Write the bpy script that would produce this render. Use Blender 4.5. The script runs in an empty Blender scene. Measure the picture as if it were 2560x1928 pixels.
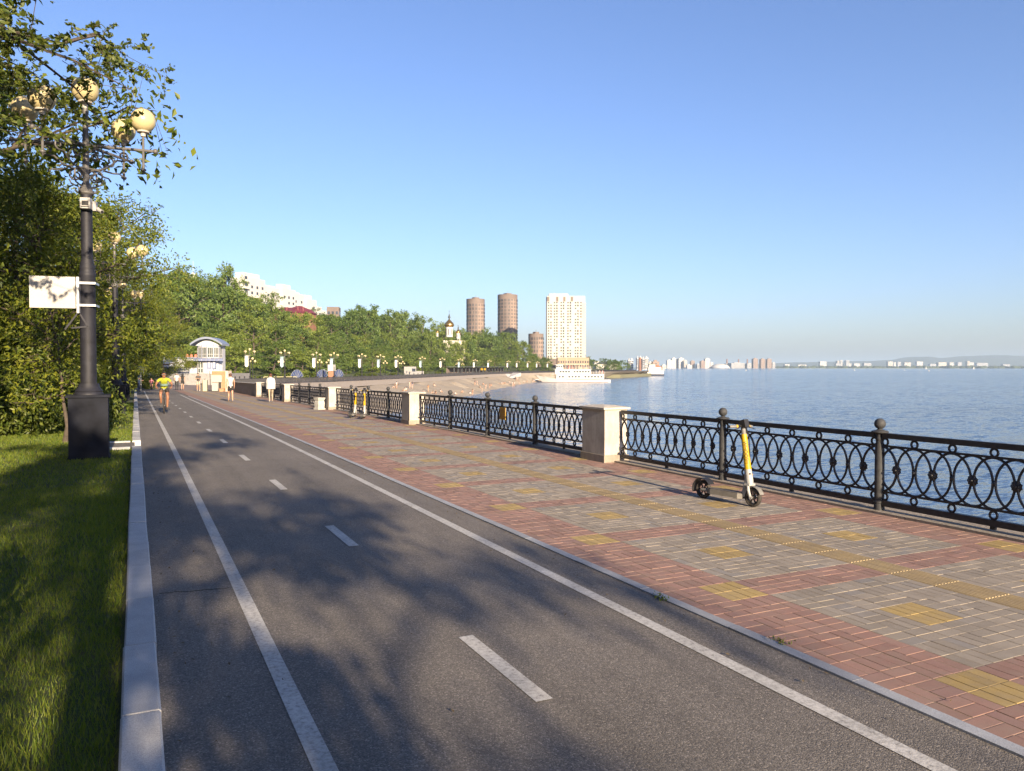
import bpy, math, random
import numpy as np
from mathutils import Vector, Matrix, noise as mnoise

R = math.radians
SC = bpy.context.scene
COL = SC.collection
random.seed(7)

# ------------------------------------------------------------------ camera, sky, sun, exposure
CAMH, FPX = 1.75, 1940.0
cd = bpy.data.cameras.new('camera')
cd.sensor_fit = 'HORIZONTAL'; cd.sensor_width = 36.0; cd.lens = FPX / 2560 * 36
cd.clip_start = 0.05; cd.clip_end = 60000
cam = bpy.data.objects.new('camera', cd); COL.objects.link(cam)
cam.location = (0, 0, CAMH)
cam.rotation_euler = (R(90 - 1.358), 0, -R(25.977))
SC.camera = cam

SUN_EL, SUN_AZ = 16.5, 0.6        # sun low behind the camera, a touch to the land side
sdir = Vector((-math.sin(R(SUN_AZ)) * math.cos(R(SUN_EL)), -math.cos(R(SUN_AZ)) * math.cos(R(SUN_EL)), math.sin(R(SUN_EL))))
wd = bpy.data.worlds.new('World'); SC.world = wd; wd.use_nodes = True
wn = wd.node_tree.nodes; wl = wd.node_tree.links; wn.clear()
sky = wn.new('ShaderNodeTexSky'); sky.sky_type = 'NISHITA'; sky.sun_disc = False
sky.sun_elevation = R(SUN_EL); sky.sun_rotation = R(180 + SUN_AZ)
sky.altitude = 70; sky.air_density = 1.0; sky.dust_density = 1.2; sky.ozone_density = 3.4
bg = wn.new('ShaderNodeBackground'); bg.inputs['Strength'].default_value = 0.066
wo = wn.new('ShaderNodeOutputWorld')
tint = wn.new('ShaderNodeMix'); tint.data_type = 'RGBA'; tint.blend_type = 'MULTIPLY'; tint.inputs[0].default_value = 1.0
tint.inputs[7].default_value = (1.0, 0.96, 1.13, 1)        # white balance of the whole sky
wl.new(sky.outputs[0], tint.inputs[6]); wl.new(tint.outputs[2], bg.inputs[0]); wl.new(bg.outputs[0], wo.inputs[0])
ld = bpy.data.lights.new('sun', 'SUN'); ld.energy = 5.0; ld.angle = R(0.53); ld.color = (1.0, 0.80, 0.56)
sun = bpy.data.objects.new('sun', ld); COL.objects.link(sun)
sun.rotation_euler = sdir.to_track_quat('Z', 'Y').to_euler()
SC.view_settings.view_transform = 'Standard'; SC.view_settings.look = 'None'
SC.view_settings.exposure = 1.6; SC.view_settings.gamma = 1.0; SC.view_settings.use_curve_mapping = False
SC.render.engine = 'CYCLES'
cy = SC.cycles
cy.use_denoising = True; cy.max_bounces = 6; cy.diffuse_bounces = 3; cy.glossy_bounces = 3
cy.transmission_bounces = 4; cy.transparent_max_bounces = 8; cy.volume_bounces = 0
cy.use_adaptive_sampling = True; cy.adaptive_threshold = 0.02
cy.sample_clamp_indirect = 6.0

# ------------------------------------------------------------------ helpers
def link(o, parent=None):
    COL.objects.link(o)
    if parent is not None: o.parent = parent
    return o

def tag(o, label=None, cat=None, group=None, kind=None):
    if label: o['label'] = label
    if cat: o['category'] = cat
    if group: o['group'] = group
    if kind: o['kind'] = kind
    return o

def thing(name, label, cat, loc=(0, 0, 0), rz=0.0, group=None):
    o = bpy.data.objects.new(name, None); link(o)
    o.location = loc; o.rotation_euler = (0, 0, rz); o.empty_display_size = 0.2
    return tag(o, label, cat, group)

def copy_tree(o, parent=None):
    c = o.copy(); link(c, parent)
    for ch in list(o.children): copy_tree(ch, c)
    return c

def dup(root, loc, rz=0.0, label=None, group=None, scale=None):
    c = copy_tree(root)
    c.location = loc; c.rotation_euler = (0, 0, rz)
    if scale is not None: c.scale = (scale, scale, scale) if not isinstance(scale, tuple) else scale
    if label: c['label'] = label
    if group: c['group'] = group
    return c

class MB:
    def __init__(s): s.v = []; s.f = []; s.m = []; s.cm = 0
    def mat(s, i): s.cm = i; return s
    def add(s, vs, fs):
        o = len(s.v); s.v.extend([tuple(v) for v in vs])
        for f in fs: s.f.append(tuple(i + o for i in f)); s.m.append(s.cm)
        return s
    def box(s, x0, x1, y0, y1, z0, z1):
        return s.add([(x0,y0,z0),(x1,y0,z0),(x1,y1,z0),(x0,y1,z0),(x0,y0,z1),(x1,y0,z1),(x1,y1,z1),(x0,y1,z1)],
                     [(0,3,2,1),(4,5,6,7),(0,1,5,4),(1,2,6,5),(2,3,7,6),(3,0,4,7)])
    def obox(s, c, size, M=None):
        hx, hy, hz = size[0]/2, size[1]/2, size[2]/2
        vs = [Vector((a*hx, b*hy, d*hz)) for d in (-1,1) for a, b in ((-1,-1),(1,-1),(1,1),(-1,1))]
        if M is not None: vs = [M @ v for v in vs]
        vs = [v + Vector(c) for v in vs]
        return s.add(vs, [(0,3,2,1),(4,5,6,7),(0,1,5,4),(1,2,6,5),(2,3,7,6),(3,0,4,7)])
    def bar(s, p0, p1, w, h):
        """box beam from p0 to p1; w across, h upward"""
        p0, p1 = Vector(p0), Vector(p1); d = (p1 - p0).normalized()
        up = Vector((0,0,1)) if abs(d.z) < .95 else Vector((0,1,0))
        a = d.cross(up).normalized() * (w/2); b = a.cross(d).normalized() * (h/2)
        vs = []
        for p in (p0, p1): vs += [p - a - b, p + a - b, p + a + b, p - a + b]
        return s.add(vs, [(0,3,2,1),(4,5,6,7),(0,1,5,4),(1,2,6,5),(2,3,7,6),(3,0,4,7)])
    def path(s, pts, r, n=8, closed=False, caps=True, flat=None):
        pts = [Vector(p) for p in pts]; N = len(pts)
        rs = r if isinstance(r, (list, tuple)) else [r] * N
        rings = []; prev = None
        for i, p in enumerate(pts):
            if closed: t = pts[(i+1) % N] - pts[i-1]
            else: t = pts[min(i+1, N-1)] - pts[max(i-1, 0)]
            t = t.normalized() if t.length > 1e-9 else Vector((0,0,1))
            if prev is None:
                u = t.cross(Vector((0,0,1)) if abs(t.z) < .9 else Vector((1,0,0))).normalized()
            else:
                u = (prev - t * prev.dot(t)); u = u.normalized() if u.length > 1e-6 else t.orthogonal().normalized()
            prev = u; w = t.cross(u)
            ring = []
            for k in range(n):
                a = 2*math.pi*k/n; q = u*math.cos(a)*rs[i] + w*math.sin(a)*rs[i]
                if flat is not None: q = Vector((q.x*flat[0], q.y*flat[1], q.z*flat[2]))
                ring.append(p + q)
            rings.append(ring)
        vs = [v for ring in rings for v in ring]; fs = []
        for i in range(N if closed else N-1):
            j = (i+1) % N
            for k in range(n):
                k2 = (k+1) % n
                fs.append((i*n+k, j*n+k, j*n+k2, i*n+k2))
        if caps and not closed:
            fs.append(tuple(range(n))); fs.append(tuple((N-1)*n + k for k in reversed(range(n))))
        return s.add(vs, fs)
    def tube(s, p0, p1, r0, r1=None, n=8, caps=True):
        return s.path([p0, p1], [r0, r0 if r1 is None else r1], n, caps=caps)
    def lathe(s, prof, n=16, c=(0,0,0), axis='z', a0=0.0, a1=2*math.pi):
        full = abs(a1 - a0 - 2*math.pi) < 1e-6
        m = n if full else n + 1; vs = []; fs = []
        for r, z in prof:
            for k in range(m):
                a = a0 + (a1-a0)*k/n; x, y = r*math.cos(a), r*math.sin(a)
                if axis == 'z': q = (c[0]+x, c[1]+y, c[2]+z)
                elif axis == 'x': q = (c[0]+z, c[1]+x, c[2]+y)
                else: q = (c[0]+x, c[1]+z, c[2]+y)
                vs.append(q)
        flip = axis == 'y'
        for i in range(len(prof)-1):
            for k in range(m if full else m-1):
                k2 = (k+1) % m
                f = (i*m+k, i*m+k2, (i+1)*m+k2, (i+1)*m+k)
                fs.append(f[::-1] if flip else f)
        return s.add(vs, fs)
    def ball(s, c, r, n=14, m=9, sq=(1,1,1)):
        prof = [(max(1e-5, math.sin(math.pi*i/m))*r, -math.cos(math.pi*i/m)*r) for i in range(m+1)]
        o = len(s.v); s.lathe(prof, n)
        for i in range(o, len(s.v)):
            v = s.v[i]; s.v[i] = (c[0]+v[0]*sq[0], c[1]+v[1]*sq[1], c[2]+v[2]*sq[2])
        return s
    def prism(s, poly, z0, z1):
        n = len(poly); vs = [(x,y,z0) for x,y in poly] + [(x,y,z1) for x,y in poly]
        fs = [tuple(reversed(range(n))), tuple(range(n, 2*n))] + [(i, (i+1)%n, n+(i+1)%n, n+i) for i in range(n)]
        return s.add(vs, fs)
    def xform(s, M, start=0):
        for i in range(start, len(s.v)): s.v[i] = tuple(M @ Vector(s.v[i]))
        return s
    def mesh(s, name, mats, smooth=None):
        me = bpy.data.meshes.new(name); me.from_pydata(s.v, [], s.f)
        for m in (mats if isinstance(mats, (list, tuple)) else [mats]): me.materials.append(m)
        me.polygons.foreach_set('material_index', s.m)
        if smooth is not None:
            me.polygons.foreach_set('use_smooth', [True]*len(s.f))
            me.update(); me.set_sharp_from_angle(angle=R(smooth))
        me.update(); return me
    def build(s, name, mats, parent=None, smooth=None, loc=None):
        o = bpy.data.objects.new(name, s.mesh(name, mats, smooth)); link(o, parent)
        if loc is not None: o.location = loc
        return o

def inst(name, me, parent=None, loc=(0,0,0), rot=(0,0,0), scale=None, mat=None):
    o = bpy.data.objects.new(name, me); link(o, parent)
    o.location = loc; o.rotation_euler = rot
    if scale: o.scale = scale
    if mat is not None:
        o.material_slots[0].link = 'OBJECT'; o.material_slots[0].material = mat
    return o

def np_mesh(name, V, F, mats, smooth=False):
    """V (n,3), F (m,k) constant k"""
    me = bpy.data.meshes.new(name); n, m, k = len(V), len(F), F.shape[1]
    me.vertices.add(n); me.vertices.foreach_set('co', np.asarray(V, np.float32).ravel())
    me.loops.add(m*k); me.loops.foreach_set('vertex_index', np.asarray(F, np.int32).ravel())
    me.polygons.add(m); me.polygons.foreach_set('loop_start', np.arange(0, m*k, k, dtype=np.int32))
    me.polygons.foreach_set('use_smooth', np.full(m, smooth))
    for x in (mats if isinstance(mats, (list, tuple)) else [mats]): me.materials.append(x)
    me.update(calc_edges=True); return me

# ------------------------------------------------------------------ materials
def nt(name):
    m = bpy.data.materials.new(name); m.use_nodes = True
    t = m.node_tree; t.nodes.clear()
    out = t.nodes.new('ShaderNodeOutputMaterial'); p = t.nodes.new('ShaderNodeBsdfPrincipled')
    t.links.new(p.outputs[0], out.inputs[0])
    return m, t, p, out

def N(t, kind, **kw):
    n = t.nodes.new(kind)
    for k, v in kw.items():
        if k in n.inputs.keys(): n.inputs[k].default_value = v
        else: setattr(n, k, v)
    return n

def noise(t, vec, scale, detail=3, rough=0.55):
    n = t.nodes.new('ShaderNodeTexNoise'); n.inputs['Scale'].default_value = scale
    n.inputs['Detail'].default_value = detail; n.inputs['Roughness'].default_value = rough
    t.links.new(vec, n.inputs['Vector']); return n.outputs['Fac']

def ramp(t, fac, stops):
    r = t.nodes.new('ShaderNodeValToRGB'); e = r.color_ramp.elements
    while len(e) < len(stops): e.new(0.5)
    for i, (p, c) in enumerate(stops):
        e[i].position = p; e[i].color = (c[0], c[1], c[2], 1) if isinstance(c, (tuple, list)) else (c, c, c, 1)
    t.links.new(fac, r.inputs[0]); return r.outputs[0]

def mixc(t, fac, a, b, mode='MIX'):
    m = t.nodes.new('ShaderNodeMix'); m.data_type = 'RGBA'; m.blend_type = mode
    for sock, v in ((m.inputs[0], fac), (m.inputs[6], a), (m.inputs[7], b)):
        if isinstance(v, (int, float)): sock.default_value = v
        elif isinstance(v, tuple): sock.default_value = (v[0], v[1], v[2], 1)
        else: t.links.new(v, sock)
    return m.outputs[2]

def mth(t, op, a, b=None, c=None):
    m = t.nodes.new('ShaderNodeMath'); m.operation = op
    for i, v in enumerate((a, b, c)):
        if v is None: continue
        if isinstance(v, (int, float)): m.inputs[i].default_value = v
        else: t.links.new(v, m.inputs[i])
    return m.outputs[0]

def coords(t, space='Object'):
    if space == 'World': return t.nodes.new('ShaderNodeNewGeometry').outputs['Position']
    return t.nodes.new('ShaderNodeTexCoord').outputs[space]

def bump(t, p, h, strength, dist):
    b = t.nodes.new('ShaderNodeBump'); b.inputs['Strength'].default_value = strength; b.inputs['Distance'].default_value = dist
    t.links.new(h, b.inputs['Height']); t.links.new(b.outputs[0], p.inputs['Normal'])

def col3(c, k): return tuple(min(1, max(0, x*k)) for x in c)

ALB = .70
def pm(name, c, rough=.6, metal=0.0, var=.12, scale=3.0, bmp=0.0, bscale=40.0, space='Object', spec=.5, coat=0.0):
    m, t, p, o = nt(name); c = col3(c, ALB)
    v = coords(t, space)
    f = noise(t, v, scale, 4)
    cc = ramp(t, f, [(.3, col3(c, 1-var)), (.7, col3(c, 1+var))])
    t.links.new(cc, p.inputs['Base Color'])
    p.inputs['Roughness'].default_value = rough; p.inputs['Metallic'].default_value = metal
    p.inputs['Specular IOR Level'].default_value = spec
    if coat: p.inputs['Coat Weight'].default_value = coat
    if bmp: bump(t, p, noise(t, v, bscale, 3), bmp, .01)
    return m

def rnd(t):
    """one random value per object and per loose piece"""
    a = t.nodes.new('ShaderNodeObjectInfo').outputs['Random']
    b = t.nodes.new('ShaderNodeNewGeometry').outputs['Random Per Island']
    return mth(t, 'FRACT', mth(t, 'ADD', a, b))

def paver_mat(name, c, var=.18, hue=None):
    m, t, p, o = nt(name); c = col3(c, .76); hue = col3(hue, .76) if hue else None
    r = rnd(t); v = coords(t, 'World')
    base = ramp(t, r, [(0, col3(c, 1-var)), (.5, c), (.8, col3(c, 1+var*.8)), (1, hue or col3(c, .8))])
    fine = ramp(t, noise(t, v, 240, 2, .7), [(.3, .80), (.7, 1.16)])
    big = ramp(t, noise(t, v, 1.3, 6, .7), [(.28, .80), (.5, 1.0), (.75, 1.1)])
    cc = mixc(t, 1.0, mixc(t, 1.0, base, fine, 'MULTIPLY'), big, 'MULTIPLY')
    # trodden dust and a few dark spots
    cc = mixc(t, ramp(t, noise(t, v, 5.5, 6, .72), [(.42, .0), (.75, .5)]), cc, (.21, .177, .143))
    cc = mixc(t, ramp(t, noise(t, v, 21, 3, .6), [(.70, .0), (.76, .55)]), cc, (.068, .058, .05))
    t.links.new(cc, p.inputs['Base Color']); p.inputs['Roughness'].default_value = .88
    p.inputs['Specular IOR Level'].default_value = .3
    bump(t, p, noise(t, v, 300, 2, .7), .3, .003)
    return m

def asphalt_mat():
    m, t, p, o = nt('asphalt'); v = coords(t, 'World')
    vo = t.nodes.new('ShaderNodeTexVoronoi'); vo.inputs['Scale'].default_value = 135; t.links.new(v, vo.inputs['Vector'])
    chips = ramp(t, mth(t, 'FRACT', mth(t, 'MULTIPLY', vo.outputs['Color'], 7.3)), [(0, (.092,.083,.074)), (.5, (.137,.124,.110)), (.88, (.177,.160,.140)), (1, (.28,.25,.22))])
    n2 = ramp(t, noise(t, v, .55, 6, .68), [(.3, .80), (.7, 1.14)])
    n3 = ramp(t, noise(t, v, 38, 4, .7), [(.3, .82), (.7, 1.15)])
    mp = t.nodes.new('ShaderNodeMapping'); mp.inputs['Scale'].default_value = (3.2, .10, 1); t.links.new(v, mp.inputs['Vector'])
    streak = ramp(t, noise(t, mp.outputs[0], 1.0, 5, .6), [(.3, .86), (.7, 1.1)])       # wheel-polished tracks along the road
    oil = ramp(t, noise(t, v, 2.6, 5, .7), [(.66, 1.0), (.74, .72)])
    cc = chips
    for q in (n2, n3, streak, oil): cc = mixc(t, 1.0, cc, q, 'MULTIPLY')
    t.links.new(cc, p.inputs['Base Color']); p.inputs['Roughness'].default_value = .82
    p.inputs['Specular IOR Level'].default_value = .35
    h = mth(t, 'ADD', mth(t, 'MULTIPLY', vo.outputs['Distance'], -1.0), mth(t, 'MULTIPLY', noise(t, v, 60, 3), .6))
    bump(t, p, h, .55, .004)
    return m

def paint_mat():
    m, t, p, o = nt('road_paint'); v = coords(t, 'World')
    wear = ramp(t, noise(t, v, 34, 5, .75), [(.30, (.14,.13,.12)), (.41, (.34,.33,.31)), (.55, (.47,.46,.435)), (.75, (.54,.53,.505))])
    big = ramp(t, noise(t, v, 2.2, 6, .7), [(.3, .68), (.7, 1.06)])
    t.links.new(mixc(t, 1.0, wear, big, 'MULTIPLY'), p.inputs['Base Color']); p.inputs['Roughness'].default_value = .7
    bump(t, p, noise(t, v, 90, 3), .4, .004)
    return m

def granite_mat(name, c):
    m, t, p, o = nt(name); v = coords(t, 'World'); c = col3(c, .88)
    f = ramp(t, noise(t, v, 190, 2, .8), [(.25, col3(c, .6)), (.5, c), (.72, col3(c, 1.35))])
    st = ramp(t, noise(t, v, 5, 5), [(.3, .85), (.7, 1.1)])
    r = ramp(t, rnd(t), [(0, .88), (1, 1.1)])
    t.links.new(mixc(t, 1.0, mixc(t, 1.0, f, st, 'MULTIPLY'), r, 'MULTIPLY'), p.inputs['Base Color'])
    p.inputs['Roughness'].default_value = .75; bump(t, p, noise(t, v, 120, 3), .3, .004)
    return m

def leaf_mat(name, c1, c2, trans=.35, obj_var=.35):
    m = bpy.data.materials.new(name); m.use_nodes = True; t = m.node_tree; t.nodes.clear()
    out = t.nodes.new('ShaderNodeOutputMaterial')
    isl = t.nodes.new('ShaderNodeNewGeometry').outputs['Random Per Island']
    ob = t.nodes.new('ShaderNodeObjectInfo').outputs['Random']
    c1, c2 = col3(c1, .74), col3(c2, .74); mid = tuple((a+b)/2 for a, b in zip(c1, c2))
    cc = ramp(t, isl, [(0, c1), (.55, mid), (1, c2)])
    ov = ramp(t, ob, [(0, (1-obj_var, 1-obj_var*.7, 1-obj_var*.6)), (.5, (1, 1, 1)), (1, (1+obj_var*.8, 1+obj_var*.4, 1-obj_var*.2))])
    cc = mixc(t, 1.0, cc, ov, 'MULTIPLY')
    d = t.nodes.new('ShaderNodeBsdfPrincipled'); d.inputs['Roughness'].default_value = .5; d.inputs['Specular IOR Level'].default_value = .35
    tr = t.nodes.new('ShaderNodeBsdfTranslucent')
    t.links.new(cc, d.inputs['Base Color'])
    t.links.new(mixc(t, 1.0, cc, (1.5, 1.45, .55), 'MULTIPLY'), tr.inputs['Color'])
    mx = t.nodes.new('ShaderNodeMixShader'); mx.inputs[0].default_value = trans
    t.links.new(d.outputs[0], mx.inputs[1]); t.links.new(tr.outputs[0], mx.inputs[2]); t.links.new(mx.outputs[0], out.inputs[0])
    return m

def water_mat():
    m, t, p, o = nt('river_water'); v = coords(t, 'World')
    mp = t.nodes.new('ShaderNodeMapping'); mp.inputs['Rotation'].default_value = (0, 0, R(-26)); mp.inputs['Scale'].default_value = (.5, 1.3, 1)
    t.links.new(v, mp.inputs['Vector']); w = mp.outputs[0]
    def slopes(scale, k, detail):
        n = t.nodes.new('ShaderNodeTexNoise'); n.inputs['Scale'].default_value = scale; n.inputs['Detail'].default_value = detail; n.inputs['Roughness'].default_value = .62
        t.links.new(w, n.inputs['Vector'])
        s = t.nodes.new('ShaderNodeVectorMath'); s.operation = 'SUBTRACT'; t.links.new(n.outputs['Color'], s.inputs[0]); s.inputs[1].default_value = (.5,.5,.5)
        q = t.nodes.new('ShaderNodeVectorMath'); q.operation = 'MULTIPLY'; t.links.new(s.outputs[0], q.inputs[0]); q.inputs[1].default_value = (k, k, 0)
        return q.outputs[0]
    def vadd(a_, b_):
        s = t.nodes.new('ShaderNodeVectorMath'); s.operation = 'ADD'
        for i_, q in enumerate((a_, b_)):
            if isinstance(q, tuple): s.inputs[i_].default_value = q
            else: t.links.new(q, s.inputs[i_])
        return s.outputs[0]
    sl = vadd(slopes(.5, .62, 4), slopes(2.6, .95, 3))
    sc = t.nodes.new('ShaderNodeVectorMath'); sc.operation = 'SCALE'; t.links.new(sl, sc.inputs[0])
    patch = ramp(t, noise(t, w, .02, 5, .65), [(.3, .65), (.7, 1.45)])
    t.links.new(patch, sc.inputs['Scale'])
    nrm = t.nodes.new('ShaderNodeVectorMath'); nrm.operation = 'NORMALIZE'; t.links.new(vadd(sc.outputs[0], (0,0,1)), nrm.inputs[0])
    p.inputs['Base Color'].default_value = (.045, .08, .135, 1)
    p.inputs['Roughness'].default_value = .12; p.inputs['IOR'].default_value = 1.33
    t.links.new(nrm.outputs[0], p.inputs['Normal'])
    return m

def sand_mat():
    m, t, p, o = nt('sand'); v = coords(t, 'World')
    c = ramp(t, noise(t, v, .25, 6, .65), [(.3, (.235,.195,.145)), (.55, (.285,.241,.184)), (.75, (.315,.271,.214))])
    c2 = ramp(t, noise(t, v, 3.0, 5, .7), [(.3, .78), (.7, 1.1)])
    t.links.new(mixc(t, 1.0, c, c2, 'MULTIPLY'), p.inputs['Base Color']); p.inputs['Roughness'].default_value = .95
    bump(t, p, noise(t, v, 1.2, 5, .7), .4, .05)
    return m

def grass_ground():
    m, t, p, o = nt('lawn_soil'); v = coords(t, 'World')
    c = ramp(t, noise(t, v, 1.3, 6, .65), [(.3, (.037,.056,.011)), (.55, (.06,.082,.017)), (.75, (.125,.096,.041))])
    c2 = ramp(t, noise(t, v, 60, 3, .8), [(.3, .6), (.7, 1.3)])
    t.links.new(mixc(t, 1.0, c, c2, 'MULTIPLY'), p.inputs['Base Color']); p.inputs['Roughness'].default_value = .95
    bump(t, p, noise(t, v, 40, 4, .8), 1.0, .05)
    return m

def stucco_mat(name, c):
    m, t, p, o = nt(name); v = coords(t, 'World'); c = col3(c, .75)
    mp = t.nodes.new('ShaderNodeMapping'); mp.inputs['Scale'].default_value = (1, 1, .25); t.links.new(v, mp.inputs['Vector'])
    c1 = ramp(t, noise(t, mp.outputs[0], 14, 5, .65), [(.3, col3(c, .82)), (.7, col3(c, 1.08))])
    st = ramp(t, noise(t, v, 3.0, 5, .65), [(.28, .78), (.6, 1.05)])
    t.links.new(mixc(t, 1.0, c1, st, 'MULTIPLY'), p.inputs['Base Color']); p.inputs['Roughness'].default_value = .9
    bump(t, p, noise(t, mp.outputs[0], 26, 5, .7), .6, .02)
    return m

M = {}
M['asphalt'] = asphalt_mat(); M['paint'] = paint_mat()
M['red'] = paver_mat('paver_red', (.325, .195, .16), .12, (.28, .175, .155))
M['grey'] = paver_mat('paver_grey', (.325, .285, .235), .13, (.27, .255, .24))
M['yellow'] = paver_mat('paver_yellow', (.44, .32, .125), .08)
M['tactile'] = paver_mat('tactile_yellow', (.46, .355, .20), .08)
M['grout'] = pm('joint_sand', (.33, .26, .185), .95, var=.25, scale=25, space='World')
M['granite'] = granite_mat('kerb_granite', (.43, .43, .43)); M['edging'] = granite_mat('edging_granite', (.30, .315, .34))
M['ledge'] = stucco_mat('ledge_concrete', (.34, .295, .24)); M['stucco'] = stucco_mat('pillar_stucco', (.55, .50, .43))
M['capstone'] = stucco_mat('pillar_cap_stone', (.58, .53, .45))
def iron_mat():
    m, t, p, o = nt('railing_black_paint'); v = coords(t, 'World')
    rust = ramp(t, noise(t, v, 9, 6, .75), [(.60, 0), (.70, 1)])
    cc = mixc(t, rust, ramp(t, noise(t, v, 24, 3), [(.3, (.012,.013,.018)), (.7, (.026,.027,.032))]), (.055, .034, .024))
    t.links.new(cc, p.inputs['Base Color']); t.links.new(ramp(t, noise(t, v, 15, 4), [(.3, .34), (.7, .62)]), p.inputs['Roughness'])
    bump(t, p, noise(t, v, 110, 3), .25, .004)
    return m
M['iron'] = iron_mat()
M['postgrey'] = pm('railing_grey_paint', (.052, .054, .058), .65, 0, .3, 14, .2, 90, spec=.3)
M['lawn'] = grass_ground(); M['sand'] = sand_mat(); M['water'] = water_mat()
M['revet'] = stucco_mat('revetment_concrete', (.41, .35, .285))
M['bark'] = pm('bark', (.085, .066, .05), .9, 0, .35, 9, .9, 30)
M['leafA'] = leaf_mat('leaves_elm', (.055, .09, .016), (.15, .175, .028), .35, .1)
M['leafB'] = leaf_mat('leaves_road_tree', (.07, .112, .014), (.215, .235, .022), .3, .16)
M['leafH'] = leaf_mat('leaves_slope_tree', (.082, .14, .028), (.19, .255, .05), .25, .34)
M['leafS'] = leaf_mat('leaves_shrub', (.06, .10, .016), (.17, .20, .03), .3, .25)
M['grassblade'] = leaf_mat('grass_blades', (.085, .165, .012), (.25, .275, .035), .35, 0)
# ------------------------------------------------------------------ terrain functions
def gz(y):
    t = (y - 18) / 4.0
    v = -0.0088 * (4 * math.log1p(math.exp(t)) if t < 40 else (y - 18))
    return max(v, -1.2)

def sstep(a): a = min(1, max(0, a)); return a*a*(3-2*a)

def dense(pts, step, sm):
    P = np.array(pts, float); seg = np.hypot(*np.diff(P, axis=0).T); L = np.concatenate([[0], np.cumsum(seg)])
    n = int(L[-1]/step) + 1; l = np.linspace(0, L[-1], n)
    X = np.stack([np.interp(l, L, P[:,0]), np.interp(l, L, P[:,1])], 1)
    for _ in range(sm):
        Y = X.copy(); Y[1:-1] = (X[:-2] + 2*X[1:-1] + X[2:]) / 4; X = Y
    return X

EP = dense([(8.3,-60),(8.3,60),(8.4,80),(11,105),(18,128),(26,143),(37,158),(54,180),(76,211),(104,252),(136,297),(157,322),(195,362),(235,400),(300,446),(380,520)], 4.0, 6)
ED = np.gradient(EP, axis=0); ED /= np.linalg.norm(ED, axis=1)[:,None]
EN = np.stack([-ED[:,1], ED[:,0]], 1)          # inland side

def inland(x, y):
    d = EP - np.array([x, y]); i = int(np.argmin((d**2).sum(1)))
    return float(-(d[i] @ EN[i])), i

def rise(s, y):
    far = 1 - .75*sstep((y - 330)/110)
    return .75*sstep((s-16)/14)*sstep((y-60)/50) + far*(15.5*sstep((s-26)/72) + 4*sstep((s-105)/160))

def hillz(x, y):
    s, i = inland(x, y)
    return gz(y) + .07 + rise(s, y)

def struct(o): o['kind'] = 'structure'; return o

# wooded slope and lawn: one sheet
offs = [0, 1.2, 2.5, 4, 6, 9, 13, 18, 24, 32, 40, 50, 60, 72, 85, 100, 120, 150, 200, 280, 420]
V = []; F = []
for i, (p, n) in enumerate(zip(EP, EN)):
    y = p[1]
    s0 = 8.36 if y < 83 else (17.0 if y < 124 else 15.0)
    for k, o in enumerate(offs):
        s = s0 + o; q = p + n*s
        V.append((q[0], q[1], gz(y) + .075 + rise(s, y) + .02*mnoise.noise((q[0]*.8, q[1]*.8, 0))))
        if i and k:
            m = len(offs); a = i*m + k
            F.append((a-1-m, a-1, a, a-m))
lawn = struct(link(bpy.data.objects.new('lawn', np_mesh('lawn', np.array(V), np.array(F)[:, ::-1], M['lawn'], True))))

# far shore plain that carries the city, and the low shore across the water
mb = MB()
mb.prism([(300,446),(380,520),(455,705),(520,748),(535,775),(480,900),(900,2200),(1500,3150),(1900,3400),(2300,3480),(1600,6000),(-1500,6000),(-600,900),(-200,520),(100,470)], -8, -3.4)
cityland = struct(mb.build('city_shore', pm('shore_ground', (.17,.165,.10), .95, 0, .3, .02, space='World')))
mb = MB()
mb.prism([(2250,3600),(2750,3330),(3300,3150),(4300,2650),(6500,2000),(9000,3500),(9000,9000),(2500,9000),(2000,5200)], -8, -3.2)
struct(mb.build('far_shore', pm('far_shore_ground', (.13,.14,.07), .95, 0, .35, .006, space='World')))

# water
mb = MB(); mb.add([(-9000,-3000,-5.6),(22000,-3000,-5.6),(22000,24000,-5.6),(-9000,24000,-5.6)], [(0,1,2,3)])
struct(mb.build('river', M['water']))

# sloping revetment and beach between the embankment and the water line
WP = dense([(8.7,56),(13,76),(31,113),(46,134),(74,178),(102,225),(132,270),(162,317),(192,352),(222,392),(270,430),(350,505)], 4.0, 5)
i0 = int(np.argmin(abs(EP[:,1] - 60)))
EB = EP[i0:]; fr = np.linspace(0, 1, len(EB)); wi = fr**1.0*(len(WP)-1)
WB = np.stack([np.interp(wi, np.arange(len(WP)), WP[:,0]), np.interp(wi, np.arange(len(WP)), WP[:,1])], 1)
# match each embankment sample with the nearest water-line sample further out
WB = np.array([WP[int(np.argmin(((WP - (e + np.array([.62, -.55])*12))**2).sum(1)))] for e in EB])
for _ in range(8):
    Y = WB.copy(); Y[1:-1] = (WB[:-2] + 2*WB[1:-1] + WB[2:])/4; WB = Y
def loft(lams, name, mat, sub):
    V = []; F = []; m = len(lams)
    for i, (e, w) in enumerate(zip(EB, WB)):
        for k, (l, z) in enumerate(lams):
            q = e + (w - e)*l; zz = z if l > 0 else gz(e[1]) - .02
            jit = sub*mnoise.noise((q[0]*.15, q[1]*.15, 3)) if 0 < l else 0
            V.append((q[0] + jit*2, q[1] - jit*2, zz + jit*.25))
            if i and k: a = i*m + k; F.append((a-1-m, a-m, a, a-1))
    return struct(link(bpy.data.objects.new(name, np_mesh(name, np.array(V), np.array(F)[:, ::-1], mat, False))))
loft([(0,-1.2),(.09,-1.7),(.18,-2.2)], 'revetment', M['revet'], 0)
loft([(.179,-2.22),(.32,-2.8),(.5,-3.6),(.7,-4.45),(.85,-5.1),(1.0,-5.62),(1.35,-7.2)], 'beach', M['sand'], .8)

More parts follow.
